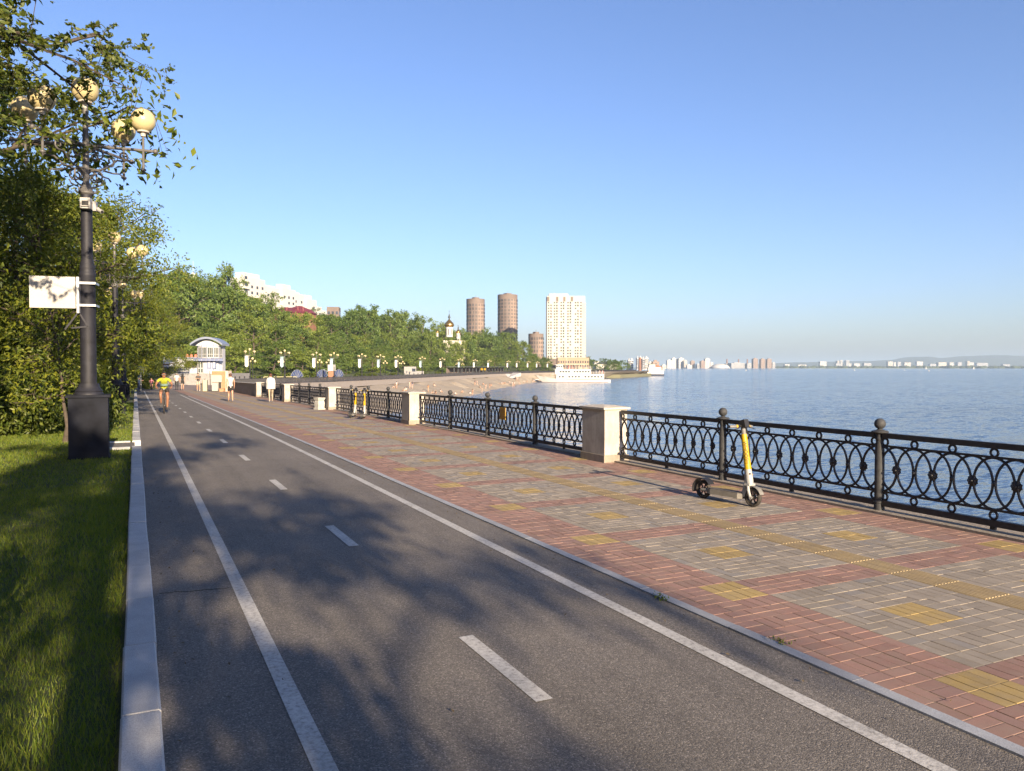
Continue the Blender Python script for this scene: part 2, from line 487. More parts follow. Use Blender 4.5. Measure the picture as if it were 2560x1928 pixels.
# far promenade deck along the embankment, with a kerb lip at its edge
V = []; F = []
for i in range(i0 + 6, len(EP)):
    p, n = EP[i], EN[i]
    for s in (0, 8, 16.9 if p[1] < 124 else 15.0): q = p + n*s; V.append((q[0], q[1], gz(p[1]) + .003))
    j = i - i0 - 6
    if j:
        for k in (1, 2): a = j*3 + k; F.append((a-4, a-1, a, a-3))
deckmat = pm('promenade_far_paving', (.27,.21,.19), .9, 0, .12, .4, space='World')
struct(link(bpy.data.objects.new('far_promenade', np_mesh('far_promenade', np.array(V), np.array(F)[:, ::-1], deckmat))))

# ------------------------------------------------------------------ road
YS = [-40, -20, -8, 0, 6, 10, 13, 16, 19, 22, 26, 30, 36, 44, 54, 66, 80, 95]
def strip(name, mat, x0, x1, dz, parent=None, ys=YS, curve=None):
    V = []; F = []
    for i, y in enumerate(ys):
        a, b = (x0, x1) if curve is None else (x0 + curve(y), x1 + curve(y))
        V += [(a, y, gz(y) + dz), (b, y, gz(y) + dz)]
        if i: F.append((2*i-2, 2*i-1, 2*i+1, 2*i))
    o = bpy.data.objects.new(name, np_mesh(name, np.array(V), np.array(F), mat)); link(o, parent); return o
road = struct(strip('cycle_road', M['asphalt'], -.1, 3.60, 0.0))
plaza = struct(strip('plaza', M['asphalt'], -9.0, 8.3, -.004, ys=[82, 84, 90, 100, 112, 124]))
def yr(y0, y1, st=2.0):
    n = max(1, int((y1-y0)/st)); return [y0 + (y1-y0)*i/n for i in range(n+1)]
strip('lane_line', M['paint'], .72, .82, .004, road, yr(-6, 83), lambda y: -.045 + .0018*y)
strip('lane_line', M['paint'], 3.13, 3.23, .004, road, yr(-6, 66), lambda y: -.045 + .0016*y)
for k in range(-1, 16):
    y = 3.55 + 3.92*k
    o = strip('lane_dash', M['paint'], 1.87, 1.97, .004, road, [y, y + .55, y + 1.08])
# line bending off to the left at the plaza
mb = MB(); pts = [(.875 - .02*(i**2), 83 + i*.8) for i in range(9)]
vs = []; fs = []
for i, (x, y) in enumerate(pts):
    vs += [(x-.06, y, gz(y)+.0045), (x+.06, y+.05, gz(y)+.0045)]
    if i: fs.append((2*i-2, 2*i-1, 2*i+1, 2*i))
mb.add(vs, fs).build('lane_line', M['paint'], road)
# fine cracks in the asphalt: thin sunken seams, as laid bitumen ridges
seal = pm('crack_bitumen', (.022,.021,.02), .6, var=.2, scale=30)
for (x0, y0, x1, y1) in [(.16,6.55,.66,6.45)]:
    rg = random.Random(int(x0*100+y0*10)); pts = []
    n = 14
    for i in range(n+1):
        u = i/n; pts.append((x0+(x1-x0)*u + rg.uniform(-.012,.012), y0+(y1-y0)*u + rg.uniform(-.02,.02), .0035))
    MB().path(pts, .0022, 4).build('crack', seal, road)

# ------------------------------------------------------------------ kerbs
def kerb_stone_mesh(L, w, h, ch):
    mb = MB(); g = .004
    prof = [(-w/2, -.15), (w/2, -.15), (w/2, h-ch), (w/2-ch, h), (-w/2+ch, h), (-w/2, h-ch)]
    n = len(prof)
    vs = [(x, g, z) for x, z in prof] + [(x, L-g, z) for x, z in prof]
    fs = [(i, (i+1) % n, n+(i+1) % n, n+i)[::-1] for i in range(n)] + [tuple(range(n)), tuple(reversed(range(n, 2*n)))]
    return mb.add(vs, fs).mesh('kerb_stone', M['granite'])
kerb = struct(bpy.data.objects.new('kerb', None)); link(kerb)
km = kerb_stone_mesh(1.0, .172, .13, .010)
rg = random.Random(3)
GAP0, GAP1 = 18.1, 19.4
ks = [-8 + k for k in range(26)] + [19.4 + k for k in range(64)]
for y in ks:
    if GAP0 - .5 < y < GAP1 - .01: continue
    inst('kerb_stone', km, kerb, (.008 + rg.uniform(-.004,.004) + .0014*y, y, gz(y+.5) + rg.uniform(-.004,.004)), (-.0088 if y > 18 else 0, rg.uniform(-.01,.01), rg.uniform(-.004,.004) - .0014))
for y in (GAP0 - .12, GAP1 + .1):
    inst('kerb_stone', km, kerb, (-.085, y, gz(y) - .012), (0, 0, R(90)), (1, .64, 1))
# footway that crosses the verge between the two kerb returns
struct(strip('verge_crossing', M['asphalt'], -.74, .0, .092, ys=[GAP0, GAP1]))

edging = struct(bpy.data.objects.new('edging', None)); link(edging)
me = MB()
L, w, h = 1.0, .085, .012
em = me.box(-w/2, w/2, .002, L-.002, -.1, h).mesh('edging_stone', M['edging'])
for k in range(-4, 62):
    inst('edging_stone', em, edging, (3.6, k*1.0, gz(k+.5) + rg.uniform(-.002,.002)), (-.0088 if k > 18 else 0, 0, 0))

# ------------------------------------------------------------------ promenade paving
paving = struct(strip('promenade_paving', M['grout'], 3.645, 7.97, -.0024))
ROW, Y0 = .203, 2.44
ZONES = [('redL', 3.66, 4.38, 8), ('greyL', 4.38, 5.735, 15), ('greyR', 6.055, 7.30, 14), ('redR', 7.30, 7.95, 7)]
def colour(zone, c, j):
    jj = j % 10; band = jj in (0, 1)
    if zone == 'redL': return 'yellow' if band and 4 <= c <= 7 else 'red'
    if zone == 'redR': return 'yellow' if band and 2 <= c <= 5 else 'red'
    if band: return 'red'
    if jj in (5, 6) and 5 <= c <= 8: return 'yellow'
    return 'grey'
G = .0032
def paver_verts(w, h):
    a, b = w/2 - G, h/2 - G; ch = .0020
    return [(-a+ch,-b+ch,0),(a-ch,-b+ch,0),(a-ch,b-ch,0),(-a+ch,b-ch,0),(-a,-b,-.0010),(a,-b,-.0010),(a,b,-.0010),(-a,b,-.0010),(-a,-b,-.009),(a,-b,-.009),(a,b,-.009),(-a,b,-.009)]
PF = [(0,1,2,3)] + [(4+i, 4+(i+1) % 4, (i+1) % 4, i) for i in range(4)] + [(8+i, 8+(i+1) % 4, 4+(i+1) % 4, 4+i) for i in range(4)]
def in_view(x, y):
    yw = R(25.977); d = x*math.sin(yw) + y*math.cos(yw); r_ = x*math.cos(yw) - y*math.sin(yw)
    return d > 1 and abs(r_/d) < .665 and CAMH/d < .53
pav = []
rg = random.Random(11)
for j in range(-10, 118):
    yc = Y0 + (j + .5)*ROW
    for zone, x0, x1, nc in ZONES:
        w = (x1-x0)/nc; c = 0
        prevh = False
        while c < nc:
            col = colour(zone, c, j)
            xx = x0 + c*w
            hz = c+1 < nc and colour(zone, c+1, j) == col and col != 'yellow' and rg.random() < (.62 if prevh else .26)
            if hz:
                for q in (0, 1): pav.append((xx + w, yc + (q-.5)*ROW/2, 2*w, ROW/2, col, 'h'))
                c += 2
            else: pav.append((xx + w/2, yc, w, ROW, col, 'v')); c += 1
            prevh = hz
pav.sort(key=lambda p: (0 if in_view(p[0], p[1]) else 1, math.hypot(p[0], p[1])))
pmesh = {}
rest = {'red': MB(), 'grey': MB(), 'yellow': MB()}
for k, (x, y, w, h, col, o) in enumerate(pav):
    dz = rg.uniform(-.0010, .0016); tx, ty = rg.uniform(-.005,.005), rg.uniform(-.007,.007)
    if k < 300:
        key = (round(w, 4), round(h, 4))
        if key not in pmesh: pmesh[key] = MB().add(paver_verts(w, h), PF).mesh('paver', M[col])
        inst('paver', pmesh[key], paving, (x, y, gz(y) + dz), (tx, ty, rg.uniform(-.006,.006)), mat=M[col])
    else:
        vs = [(x+a, y+b, gz(y) + dz + c_ + a*ty*-1 + b*tx) for a, b, c_ in paver_verts(w, h)]
        rest[col].add(vs, PF)
allr = MB()
for i, c in enumerate(('red', 'grey', 'yellow')):
    allr.cm = i; allr.add(rest[c].v, rest[c].f)
o = allr.build('pavers', [M['red'], M['grey'], M['yellow']], paving); o['kind'] = 'stuff'
# beyond that the pieces are too small to tell apart: the same pattern as flat fields
far = MB(); cid = {'red': 0, 'grey': 1, 'yellow': 2}
jend = 118
for blk in range(jend//2, 460//2):
    j = blk*2; ya, yb = Y0 + j*ROW, Y0 + (j+2)*ROW
    for zone, x0, x1, nc in ZONES:
        w = (x1-x0)/nc; cuts = [0]
        for c in range(1, nc):
            if colour(zone, c, j if j % 10 != 4 else j+1) != colour(zone, c-1, j if j % 10 != 4 else j+1): cuts.append(c)
        cuts.append(nc)
        for a, b in zip(cuts[:-1], cuts[1:]):
            far.cm = cid[colour(zone, a, j if j % 10 != 4 else j+1)]
            far.add([(x0+a*w, ya, gz(ya)), (x0+b*w, ya, gz(ya)), (x0+b*w, yb, gz(yb)), (x0+a*w, yb, gz(yb))], [(0,1,2,3)])
o = far.build('pavers', [M['red'], M['grey'], M['yellow']], paving); o['kind'] = 'stuff'
# ribbed tactile tiles
tm = MB(); TW, TL = .31, .406
tm.box(-TW/2, TW/2, .003, TL-.003, -.02, -.004)
for k in range(8):
    xc = -TW/2 + TW*(k+.5)/8; a, b = .0135, .008
    tm.add([(xc-a,.004,-.004),(xc+a,.004,-.004),(xc+b,.010,.004),(xc-b,.010,.004),(xc-a,TL-.004,-.004),(xc+a,TL-.004,-.004),(xc+b,TL-.010,.004),(xc-b,TL-.010,.004)],
           [(0,1,2,3),(7,6,5,4),(3,2,6,7),(1,5,6,2),(4,0,3,7)])
tme = tm.mesh('tactile_tile', M['tactile'])
k = 0; y = .4
while y < 60:
    inst('tactile_tile', tme, paving, (5.895, y, gz(y+.2) + .003 + rg.uniform(-.001,.001)), (-.0088 if y > 20 else 0, 0, rg.uniform(-.004,.004)))
    y += TL
far = MB(); y = 60.0
while y < 94: far.add([(5.74,y,gz(y)+.002),(6.05,y,gz(y)+.002),(6.05,y+2,gz(y+2)+.002),(5.74,y+2,gz(y+2)+.002)], [(0,1,2,3)]); y += 2
far.build('tactile_strip', M['tactile'], paving)

# ledge under the railing and the wall below it
ledge = struct(bpy.data.objects.new('railing_ledge', None)); link(ledge)
lm = MB().box(-.19, .19, .003, 1.997, -.4, .028).mesh('ledge_block', M['ledge'])
for k in range(-6, 31): inst('ledge_block', lm, ledge, (8.14, k*2.0, gz(k*2+1)), (-.0088 if k > 9 else 0, 0, 0))
struct(MB().box(8.02, 8.33, -60, 61, -7.5, -.42).build('embankment_wall', M['revet']))

# ------------------------------------------------------------------ railing
PW = 8.10
def oval_pts(hw, hh, n, c=(0,0)): return [(0, c[0] + hw*math.cos(2*math.pi*i/n), c[1] + hh*math.sin(2*math.pi*i/n)) for i in range(n)]
ZL, ZH = .231, .776
def rosette_mb(mb, y, z, n=9, fine=True):
    r0 = .066; o = len(mb.v); seg = n*4 if fine else 10
    for sgn in (-1, 1):
        vs = [(sgn*.012, y, z)]
        for ring, (rr, xx) in enumerate(((.40, .020), (.80, .014), (1.0, .002))):
            for k in range(seg):
                a = 2*math.pi*k/seg; sc = 1 - (.16*abs(math.sin(n*a/2)) if fine and ring > 0 else 0)
                vs.append((sgn*(xx - (.007*abs(math.sin(n*a/2)) if fine and ring == 1 else 0)), y + r0*rr*sc*math.cos(a), z + r0*rr*sc*math.sin(a)))
        fs = [(0, 1+k, 1+(k+1) % seg) for k in range(seg)]
        for ring in range(2):
            for k in range(seg): fs.append((1+ring*seg+k, 1+(ring+1)*seg+k, 1+(ring+1)*seg+(k+1) % seg, 1+ring*seg+(k+1) % seg))
        if sgn > 0: mb.add(vs, fs)
        else: mb.add(vs, [f[::-1] for f in fs])
    mb.ball((-.018, y, z), .017, 8, 5); mb.ball((.018, y, z), .017, 8, 5)
    return mb
def rails(mb, L):
    mb.box(-.032, .032, .055, L-.055, .874, .936)
    mb.box(-.012, .012, .055, L-.055, .768, .793); mb.box(-.012, .012, .055, L-.055, .215, .240)
    mb.box(-.03, .03, .055, L-.055, .055, .124); mb.box(-.02, .02, L/2-.025, L/2+.025, .02, .0545)
    return mb
def near_panel(parent, L, loc, rx, meshes={}):
    key = round(L, 3); p = L/6
    if key not in meshes:
        meshes[key] = dict(frame=rails(MB(), L).mesh('panel', M['iron']),
            oval=MB().path(oval_pts(p/2-.014, (ZH-ZL)/2, 30), .0148, 6, closed=True).mesh('oval', M['iron'], 60),
            half=MB().path([(0, y_, z_) for _, y_, z_ in [oval_pts(p/2-.014, (ZH-ZL)/2, 30)[i_ % 30] for i_ in range(-7, 8)]], .0148, 6).mesh('half_oval', M['iron'], 60),
            ring=MB().path(oval_pts(.040, .042, 16), .0145, 6, closed=True).mesh('ring', M['iron'], 60),
            ros=rosette_mb(MB(), 0, 0).mesh('rosette', M['iron'], 40),
            knob=MB().ball((0,0,0), .028, 10, 7).mesh('knob', M['iron'], 60))
    m = meshes[key]; pan = inst('panel', m['frame'], parent, loc, (rx, 0, 0)); zc = (ZL+ZH)/2
    for k in range(6):
        inst('oval', m['oval'], pan, (.004, p*(k+.5), zc)); inst('rosette', m['ros'], pan, (0, p*(k+.5), zc))
    for k in range(1, 6): inst('oval', m['oval'], pan, (-.004, p*k, zc))
    inst('half_oval', m['half'], pan, (-.004, .02, zc)); inst('half_oval', m['half'], pan, (-.004, L-.02, zc), (0, 0, R(180)))
    for k in range(7):
        y = min(max(p*k, .075), L-.075)
        if 0 < k < 6: inst('knob', m['knob'], pan, (0, y, zc))
        inst('ring', m['ring'], pan, (0, y, .828)); inst('ring', m['ring'], pan, (0, y, .171), scale=(1,1,.98))
    return pan
def far_panel(parent, L, loc, rx, meshes={}):
    key = round(L, 3); p = L/6
    if key not in meshes:
        mb = rails(MB(), L); zc = (ZL+ZH)/2
        for k in range(6): mb.path(oval_pts(p/2-.014, .2725, 18, (p*(k+.5), zc)), .012, 4, closed=True); rosette_mb(mb, p*(k+.5), zc, fine=False)
        for k in range(1, 6): mb.path(oval_pts(p/2-.014, .2725, 18, (p*k, zc)), .012, 4, closed=True)
        for y_, s_ in ((.02, 1), (L-.02, -1)): mb.path([(0, y_ + s_*q_[1], zc + q_[2]) for q_ in [oval_pts(p/2-.014, .2725, 18)[i_ % 18] for i_ in range(-4, 5)]], .012, 4)
        for k in range(7):
            y = min(max(p*k, .075), L-.075)
            for z in (.828, .171): mb.path(oval_pts(.042, .044, 8, (y, z)), .013, 4, closed=True)
        meshes[key] = mb.mesh('panel', M['iron'], 60)
    return inst('panel', meshes[key], parent, loc, (rx, 0, 0))
post_me = MB().lathe([(0,0),(.068,0),(.068,.02),(.06,.06),(.056,.105),(.061,.112),(.061,.13),(.057,.137),(.056,.16),(.055,.74),(.046,.83),(.043,.86),(.047,.865),(.047,.90),(.043,.905),(.043,.94),(.05,.948),(.096,.962),(.10,.972),(.094,.980),(.05,.992),(.03,1.0),(.028,1.008)], 20).mesh('post', M['postgrey'], 40)
ball_me = MB().ball((0,0,1.068), .066, 20, 12).mesh('ball', M['postgrey'], 60)
def post(parent, loc):
    p = inst('post', post_me, parent, loc); inst('ball', ball_me, p); return p
ORD = ['', 'second', 'third', 'fourth', 'fifth']
def section(y0, L, n, near, label):
    t = thing('iron_railing', label, 'railing', (PW, y0, gz(y0)), group='cast iron railings along the river')
    for k in range(n):
        ya = y0 + k*L; z0, z1 = gz(ya), gz(ya+L); rx = math.atan2(z1-z0, L)
        loc = (0, ya-y0, z0 - gz(y0) + .025)
        (near_panel if near else far_panel)(t, L, loc, rx)
        if k: post(t, (0, ya-y0, z0 - gz(y0)))
    return t
section(.91, 2.78, 4, True, 'black iron railing nearest the viewer, behind the leaning-stem scooter')
section(12.83, 2.605, 4, True, 'black iron railing carrying the small yellow notice')
section(24.05, 2.60, 4, False, 'black iron railing with two scooters parked side by side before it')
section(35.25, 2.61, 4, False, 'black iron railing just past the white bin')
section(46.5, 2.6, 4, False, 'short-looking farthest black iron railing beside the woman in white shirt')

def pillar(y0, label):
    t = thing('stone_pillar', label, 'pillar', (8.0, y0 + .4, gz(y0+.4)), group='pale pillars between the railings')
    b = MB(); b.box(-.27, .27, -.42, .42, -.2, .135); b.build('plinth', M['ledge'], t)
    b = MB(); b.box(-.245, .245, -.395, .395, .136, .975); b.build('shaft', M['stucco'], t)
    b = MB(); b.box(-.29, .29, -.44, .44, .976, 1.012)
    b.add([(-.29,-.44,1.012),(.29,-.44,1.012),(.29,.44,1.012),(-.29,.44,1.012),(-.12,-.2,1.045),(.12,-.2,1.045),(.12,.2,1.045),(-.12,.2,1.045)],
          [(0,1,5,4),(1,2,6,5),(2,3,7,6),(3,0,4,7),(4,5,6,7)])
    b.build('cap', M['capstone'], t)
    return t
for y, l in ((.05, 'pale stucco pillar at the start of the nearest railing'), (12.03, 'largest pale stucco pillar, left of the near scooter'), (23.25, 'pale stucco pillar right of the two parked scooters'),
             (34.45, 'pale stucco pillar just right of the white bin'), (45.7, 'pale stucco pillar right of the woman in loose white shirt'), (57.0, 'farthest pale stucco pillar at the end of the parapet')):
    pillar(y, l)
# solid parapet beyond the last railing
t = thing('concrete_parapet', 'grey panelled concrete parapet past the last railing', 'parapet', (8.1, 57.8, gz(57.8)))
b = MB()
for k in range(9): b.box(-.12, .12, k*2.0 + .02, k*2.0 + 1.98, -.3, .86 - .0088*k*2)
b.build('wall_panel', M['revet'], t)
b = MB(); b.add([(-.19,0,.87),(.19,0,.87),(.19,18,.71),(-.19,18,.71),(-.19,0,.93),(.19,0,.93),(.19,18,.77),(-.19,18,.77)], [(0,3,2,1),(4,5,6,7),(0,1,5,4),(1,2,6,5),(2,3,7,6),(3,0,4,7)])
b.build('coping', M['capstone'], t)
# ------------------------------------------------------------------ foliage
def leaf_cloud(name, P, S, rng, mat, aspect=.48, up=.35, fold=.12, out=0.0, T=None, hexa=False):
    n = len(P)
    nrm = rng.normal(size=(n,3)); nrm[:,2] += up
    if out:
        o_ = P - np.array([0, 0, P[:,2].mean()*.8]); o_ /= np.linalg.norm(o_, axis=1)[:,None] + 1e-6; nrm += o_*out
    nrm /= np.linalg.norm(nrm, axis=1)[:,None]
    t = rng.normal(size=(n,3)) if T is None else T + rng.normal(size=(n,3))*.55
    t[:,2] -= .25; t -= nrm*(t*nrm).sum(1)[:,None]; t /= np.linalg.norm(t, axis=1)[:,None]
    b = np.cross(nrm, t); s = S[:,None]
    base = P - t*s*.5; tip = P + t*s*.5; mid = P - t*s*.06 - nrm*s*fold*-1
    l = mid + b*s*aspect*.5; r = mid - b*s*aspect*.5
    if hexa:
        q = [base, P - t*s*.22 - b*s*aspect*.42 + nrm*s*.05, P + t*s*.12 - b*s*aspect*.46 + nrm*s*.06, tip, P + t*s*.12 + b*s*aspect*.46 + nrm*s*.06, P - t*s*.22 + b*s*aspect*.42 + nrm*s*.05]
        return np_mesh(name, np.stack(q, 1).reshape(-1, 3), np.arange(6*n).reshape(n, 6), mat)
    V = np.stack([base, r, tip, l], 1).reshape(-1, 3)
    F = np.arange(4*n).reshape(n, 4)
    return np_mesh(name, V, F, mat)

def tree_mesh(seed, H, th, Rr, nl, leaf, mat, twigs=True, limbs=11, sec=6, ter=4, sig=.30, lean=0.0, fine=0, out=0.0, tk=1.0):
    rg = random.Random(seed); rng = np.random.default_rng(seed)
    mb = MB(); cl = []; tw = []
    tp = []; x = y = 0.0; n = 9; top = .82*H; r0 = (.024*H + .03)*tk
    for i in range(n):
        u = i/(n-1); tp.append(Vector((x, y, top*u))); x += rg.uniform(-.02,.02)*H + lean*.02*H; y += rg.uniform(-.02,.02)*H
    tr = [r0*(1.35 if i == 0 else 1)*(1 - .82*i/(n-1)) for i in range(n)]
    mb.path(tp, tr, 9)
    zc, rz = (th + H)/2, (H - th)/2*1.02
    def inside(d, z0):      # distance to the crown ellipsoid along direction d from the axis at z0
        a = (d.x**2 + d.y**2)/Rr**2 + d.z**2/rz**2; b = 2*d.z*(z0-zc)/rz**2; c = (z0-zc)**2/rz**2 - 1
        D = b*b - 4*a*c
        return (-b + math.sqrt(D))/(2*a) if D > 0 else Rr*.5
    az = rg.uniform(0, 6.28)
    for k in range(limbs):
        u = (k + .5)/limbs; z0 = th*.75 + (top*.95 - th*.75)*u
        az += 2.399 + rg.uniform(-.35,.35)
        el = -.08 + .95*u + rg.uniform(-.2,.2)
        d = Vector((math.cos(az)*math.cos(el), math.sin(az)*math.cos(el), math.sin(el)))
        L = inside(d, z0) * rg.uniform(.72, 1.12)
        i = min(n-2, int(z0/top*(n-1))); f = z0/top*(n-1) - i
        p0 = tp[i].lerp(tp[i+1], f); pts = []
        for q in range(6):
            w = q/5; pts.append(p0 + d*L*w + Vector((rg.uniform(-1,1), rg.uniform(-1,1), rg.uniform(-.6,1)))*L*.05*(q > 0) - Vector((0,0,L*.10*w*w)))
        rl = tr[i]*.55
        mb.path(pts, [max(.012, rl*(1-.85*q/5)) for q in range(6)], 6)
        cl.append((pts[5], 1.0)); cl.append((pts[4], .7))
        for s in range(sec):
            w = .28 + .7*(s + rg.random())/sec; i2 = min(4, int(w*5)); q0 = pts[i2].lerp(pts[i2+1], w*5-i2)
            side = Vector((rg.gauss(0,1), rg.gauss(0,1), rg.gauss(.15,.7))).normalized()
            d2 = (d*.55 + side*.9).normalized(); L2 = L*(.42 - .18*w)*rg.uniform(.7,1.3) + .25
            q1 = q0 + d2*L2*.55 + Vector((0,0,rg.uniform(-.05,.08)))*L2; q2 = q0 + d2*L2 - Vector((0,0,L2*.12))
            if twigs: mb.path([q0, q1, q2], [max(.009, rl*.32), max(.007, rl*.2), .005], 4)
            cl.append((q2, 1.0)); cl.append((q1, .6)); tw.append((q1, q2)); tw.append((q0, q1))
            for v in range(ter):
                w3 = rg.uniform(.3, 1.0); b0 = q0.lerp(q2, w3)
                d3 = (d2*.5 + Vector((rg.gauss(0,1), rg.gauss(0,1), rg.gauss(0,.7))).normalized()).normalized()
                b1 = b0 + d3*L2*rg.uniform(.3,.6) - Vector((0,0,.05*L2))
                if twigs: mb.path([b0, b1], [.007, .003], 3, caps=False)
                cl.append((b1, .9)); cl.append((b0.lerp(b1, .5), .5)); tw.append((b0, b1))
                for f_ in range(fine):
                    c0 = b0.lerp(b1, rg.uniform(.25, 1)); d4 = (d3*.6 + Vector((rg.gauss(0,1), rg.gauss(0,1), rg.gauss(-.1,.7))).normalized()).normalized()
                    c1 = c0 + d4*rg.uniform(.12, .34); mb.path([c0, c1], [.0035, .002], 3, caps=False); tw.append((c0, c1))
    C = np.array([tuple(c) for c, w in cl]); W = np.array([w for c, w in cl]); W = W*rng.uniform(.35, 1.5, len(W)); W /= W.sum()
    idx = rng.choice(len(C), nl, p=W)
    P = C[idx] + rng.normal(size=(nl,3))*np.array([1,1,.72])*sig*Rr/4
    P = P[P[:,2] > th*.45]
    P[:,2] = np.maximum(P[:,2], .3)
    S = leaf*rng.uniform(.5, 1.4, len(P))
    T = None
    if fine:
        A = np.array([tuple(q) for q, _ in tw]); B_ = np.array([tuple(q) for _, q in tw]); wt = rng.uniform(.4, 1.3, len(tw)); wt /= wt.sum()
        k = rng.choice(len(tw), nl, p=wt); u = rng.uniform(.25, 1.08, nl)[:,None]
        D = B_[k] - A[k]; D /= np.linalg.norm(D, axis=1)[:,None] + 1e-6
        sd = rng.normal(size=(nl,3)); sd -= D*(sd*D).sum(1)[:,None]; sd /= np.linalg.norm(sd, axis=1)[:,None]
        T = D*.7 + sd*.7; S = leaf*rng.uniform(.6, 1.25, nl)
        P = A[k]*(1-u) + B_[k]*u + T*S[:,None]*.55
    return mb.mesh('trunk', M['bark'], 60), leaf_cloud('crown', P, S, rng, mat, out=out, T=T, hexa=bool(fine))

def tree(name, label, meshes, loc, rz=0, scale=1.0, group=None):
    t = thing(name, label, 'tree', loc, rz, group); t.scale = (scale,)*3 if not isinstance(scale, tuple) else scale
    inst('trunk', meshes[0], t); inst('crown', meshes[1], t)
    return t

TA = tree_mesh(5, 11.2, 4.5, 4.7, 66000, .088, M['leafA'], limbs=15, sec=8, ter=6, fine=4)
TB = [tree_mesh(21, 10.0, 1.9, 4.3, 21000, .165, M['leafB'], limbs=13, sec=7, sig=.24, ter=5, out=.8),
      tree_mesh(34, 9.0, 1.7, 4.0, 19000, .16, M['leafB'], limbs=12, sec=7, sig=.24, ter=5, out=.8),
      tree_mesh(55, 10.8, 2.2, 4.6, 22000, .17, M['leafB'], limbs=14, sec=7, sig=.24, ter=5, out=.8)]
tree('elm_tree', 'overhanging elm at top left, its leaves in front of the lamp globes', TA, (-4.4, 11.3, hillz(-4.4, 11.3)), .6)
ROADT = [(-5.4,20.5,0,1.16,'dark tree behind the near lamp post at the left edge'), (-4.8,28,2,1.02,'tall tree right behind the white cabinet on the lamp post'),
         (-2.6,29.5,0,(.68,.68,.80),'smaller tree whose crown hides the head of the second lamp post'), (-3.7,36,1,1.1,'yellow-green tree second beyond the near lamp post'), (-3.4,45,0,1.2,'yellow-green roadside tree halfway to the plaza'),
         (-3.1,54,2,1.1,'sunlit roadside tree past the second lamp post'), (-2.7,64,1,1.25,'sunlit roadside tree before the plaza'), (-2.2,75,0,1.15,'roadside tree beside the standing person and notice board'),
         (-1.0,87,2,1.1,'rounded tree overhanging the left part of the plaza'), (1.2,99,0,1.1,'tree in front of the white wing of the pavilion'), (3.4,112,1,1.15,'tree touching the left edge of the arched roof')]
for x, y, k, s, l in ROADT:
    tree('roadside_tree', l, TB[k], (x, y, hillz(x, y)), (x*7+y) % 6.28, s, 'trees along the left of the road')
for i, (x, y, k, s) in enumerate([(-8.5,14,1,.9),(-9.5,23,0,1.0),(-8.5,32,1,1.1),(-9,41,2,1.0),(-8,51,0,1.05),(-8.5,61,2,.95),(-8,72,1,1.1),(-9,83,0,1.0),(-7,93,2,1.0),(-4,106,0,1.1),(-13,30,2,1.05),(-14,48,0,1.1),(-13,66,1,1.15)]):
    tree('park_tree', 'shaded park tree in the second row left of the road', TB[k], (x, y, hillz(x, y)), i*1.7, s, 'park trees of the second row')
TS = [tree_mesh(61, 9.2, 2.0, 4.2, 10500, .19, M['leafB'], limbs=8, sec=6, sig=.18, ter=4), tree_mesh(62, 10.4, 2.4, 4.5, 11000, .19, M['leafB'], limbs=9, sec=6, sig=.18, ter=4)]
for x, y, k, s, l in [(-.35,-7.0,0,(.74,.74,.92),'slender roadside tree just behind the viewer'),(-.35,-16.5,1,(.88,.88,1.0),'taller roadside tree second behind the viewer')]:
    tree('roadside_tree', l, TS[k], (x, y, hillz(x, y)), x*3 + y, s, 'trees behind the viewer')
for i, (x, y, k, s) in enumerate([(-6.8,6,0,.9),(-7,-4,2,.95),(-10.5,1,1,1.0),(-7.5,-12,1,1.0),(-8,-21,0,1.1),(-11,-9,2,1.1),(-8,-31,2,1.1),(-12,-20,1,1.2),(-14,6,2,1.2),(-14,16,0,1.2)]):
    tree('park_tree', 'park tree left of the viewer, outside the picture', TB[k], (x, y, hillz(x, y)), i*1.3 + .5, s, 'park trees beside the viewer')
# slim young tree on the lawn behind the pedestal
TY = tree_mesh(77, 3.6, 1.3, 1.4, 2600, .11, M['leafB'], limbs=8, sec=4, ter=3, sig=.7, tk=.42)
tree('young_tree', 'slim young tree on the lawn just left of the lamp pedestal', TY, (-1.42, 20.3, hillz(-1.42, 20.3)), .3, 1.0)

def bush_mesh(seed, nl, leaf, mat, lumps=9):
    rg = np.random.default_rng(seed); C = rg.normal(size=(lumps,3)); C /= np.linalg.norm(C, axis=1)[:,None]; C *= np.array([.55,.55,.4]); C[:,2] = abs(C[:,2]) + .25
    rr = rg.uniform(.32,.5,lumps); idx = rg.integers(0, lumps, nl)
    d = rg.normal(size=(nl,3)); d /= np.linalg.norm(d, axis=1)[:,None]
    P = C[idx] + d*(rr[idx]*rg.uniform(.55,1.08,nl))[:,None]; P[:,2] = abs(P[:,2])
    mb = MB()
    for k in range(7):
        a = k*.9; mb.path([(0,0,0),(.25*math.cos(a),.25*math.sin(a),.35),(.5*math.cos(a),.5*math.sin(a),.75)], [.03,.02,.008], 4)
    return mb.mesh('stem', M['bark'], 60), leaf_cloud('foliage', P, leaf*rg.uniform(.6,1.3,nl), rg, mat)
def bush(name, label, meshes, loc, scale, rz=0, group=None):
    t = thing(name, label, 'bush', loc, rz, group); t.scale = scale
    inst('stem', meshes[0], t); inst('foliage', meshes[1], t); return t
BU = [bush_mesh(3, 5200, .085, M['leafS']), bush_mesh(8, 5200, .09, M['leafS'])]
BN = bush_mesh(17, 1400, .15, M['leafS'])
BF = [bush_mesh(4, 1500, .2, M['leafS']), bush_mesh(6, 1500, .21, M['leafS'])]
bush('lawn_shrub', 'leafy shrub cut off by the left edge of the picture, on the near lawn', BN, (-1.22, 5.35, .05), (.55,.55,.95), .4)
bush('verge_bush', 'leafy bush right of the lamp pedestal in front of the second pedestal', BU[0], (-1.55, 25.5, hillz(-1.5, 25)), (1.35,1.5,1.75), .2)
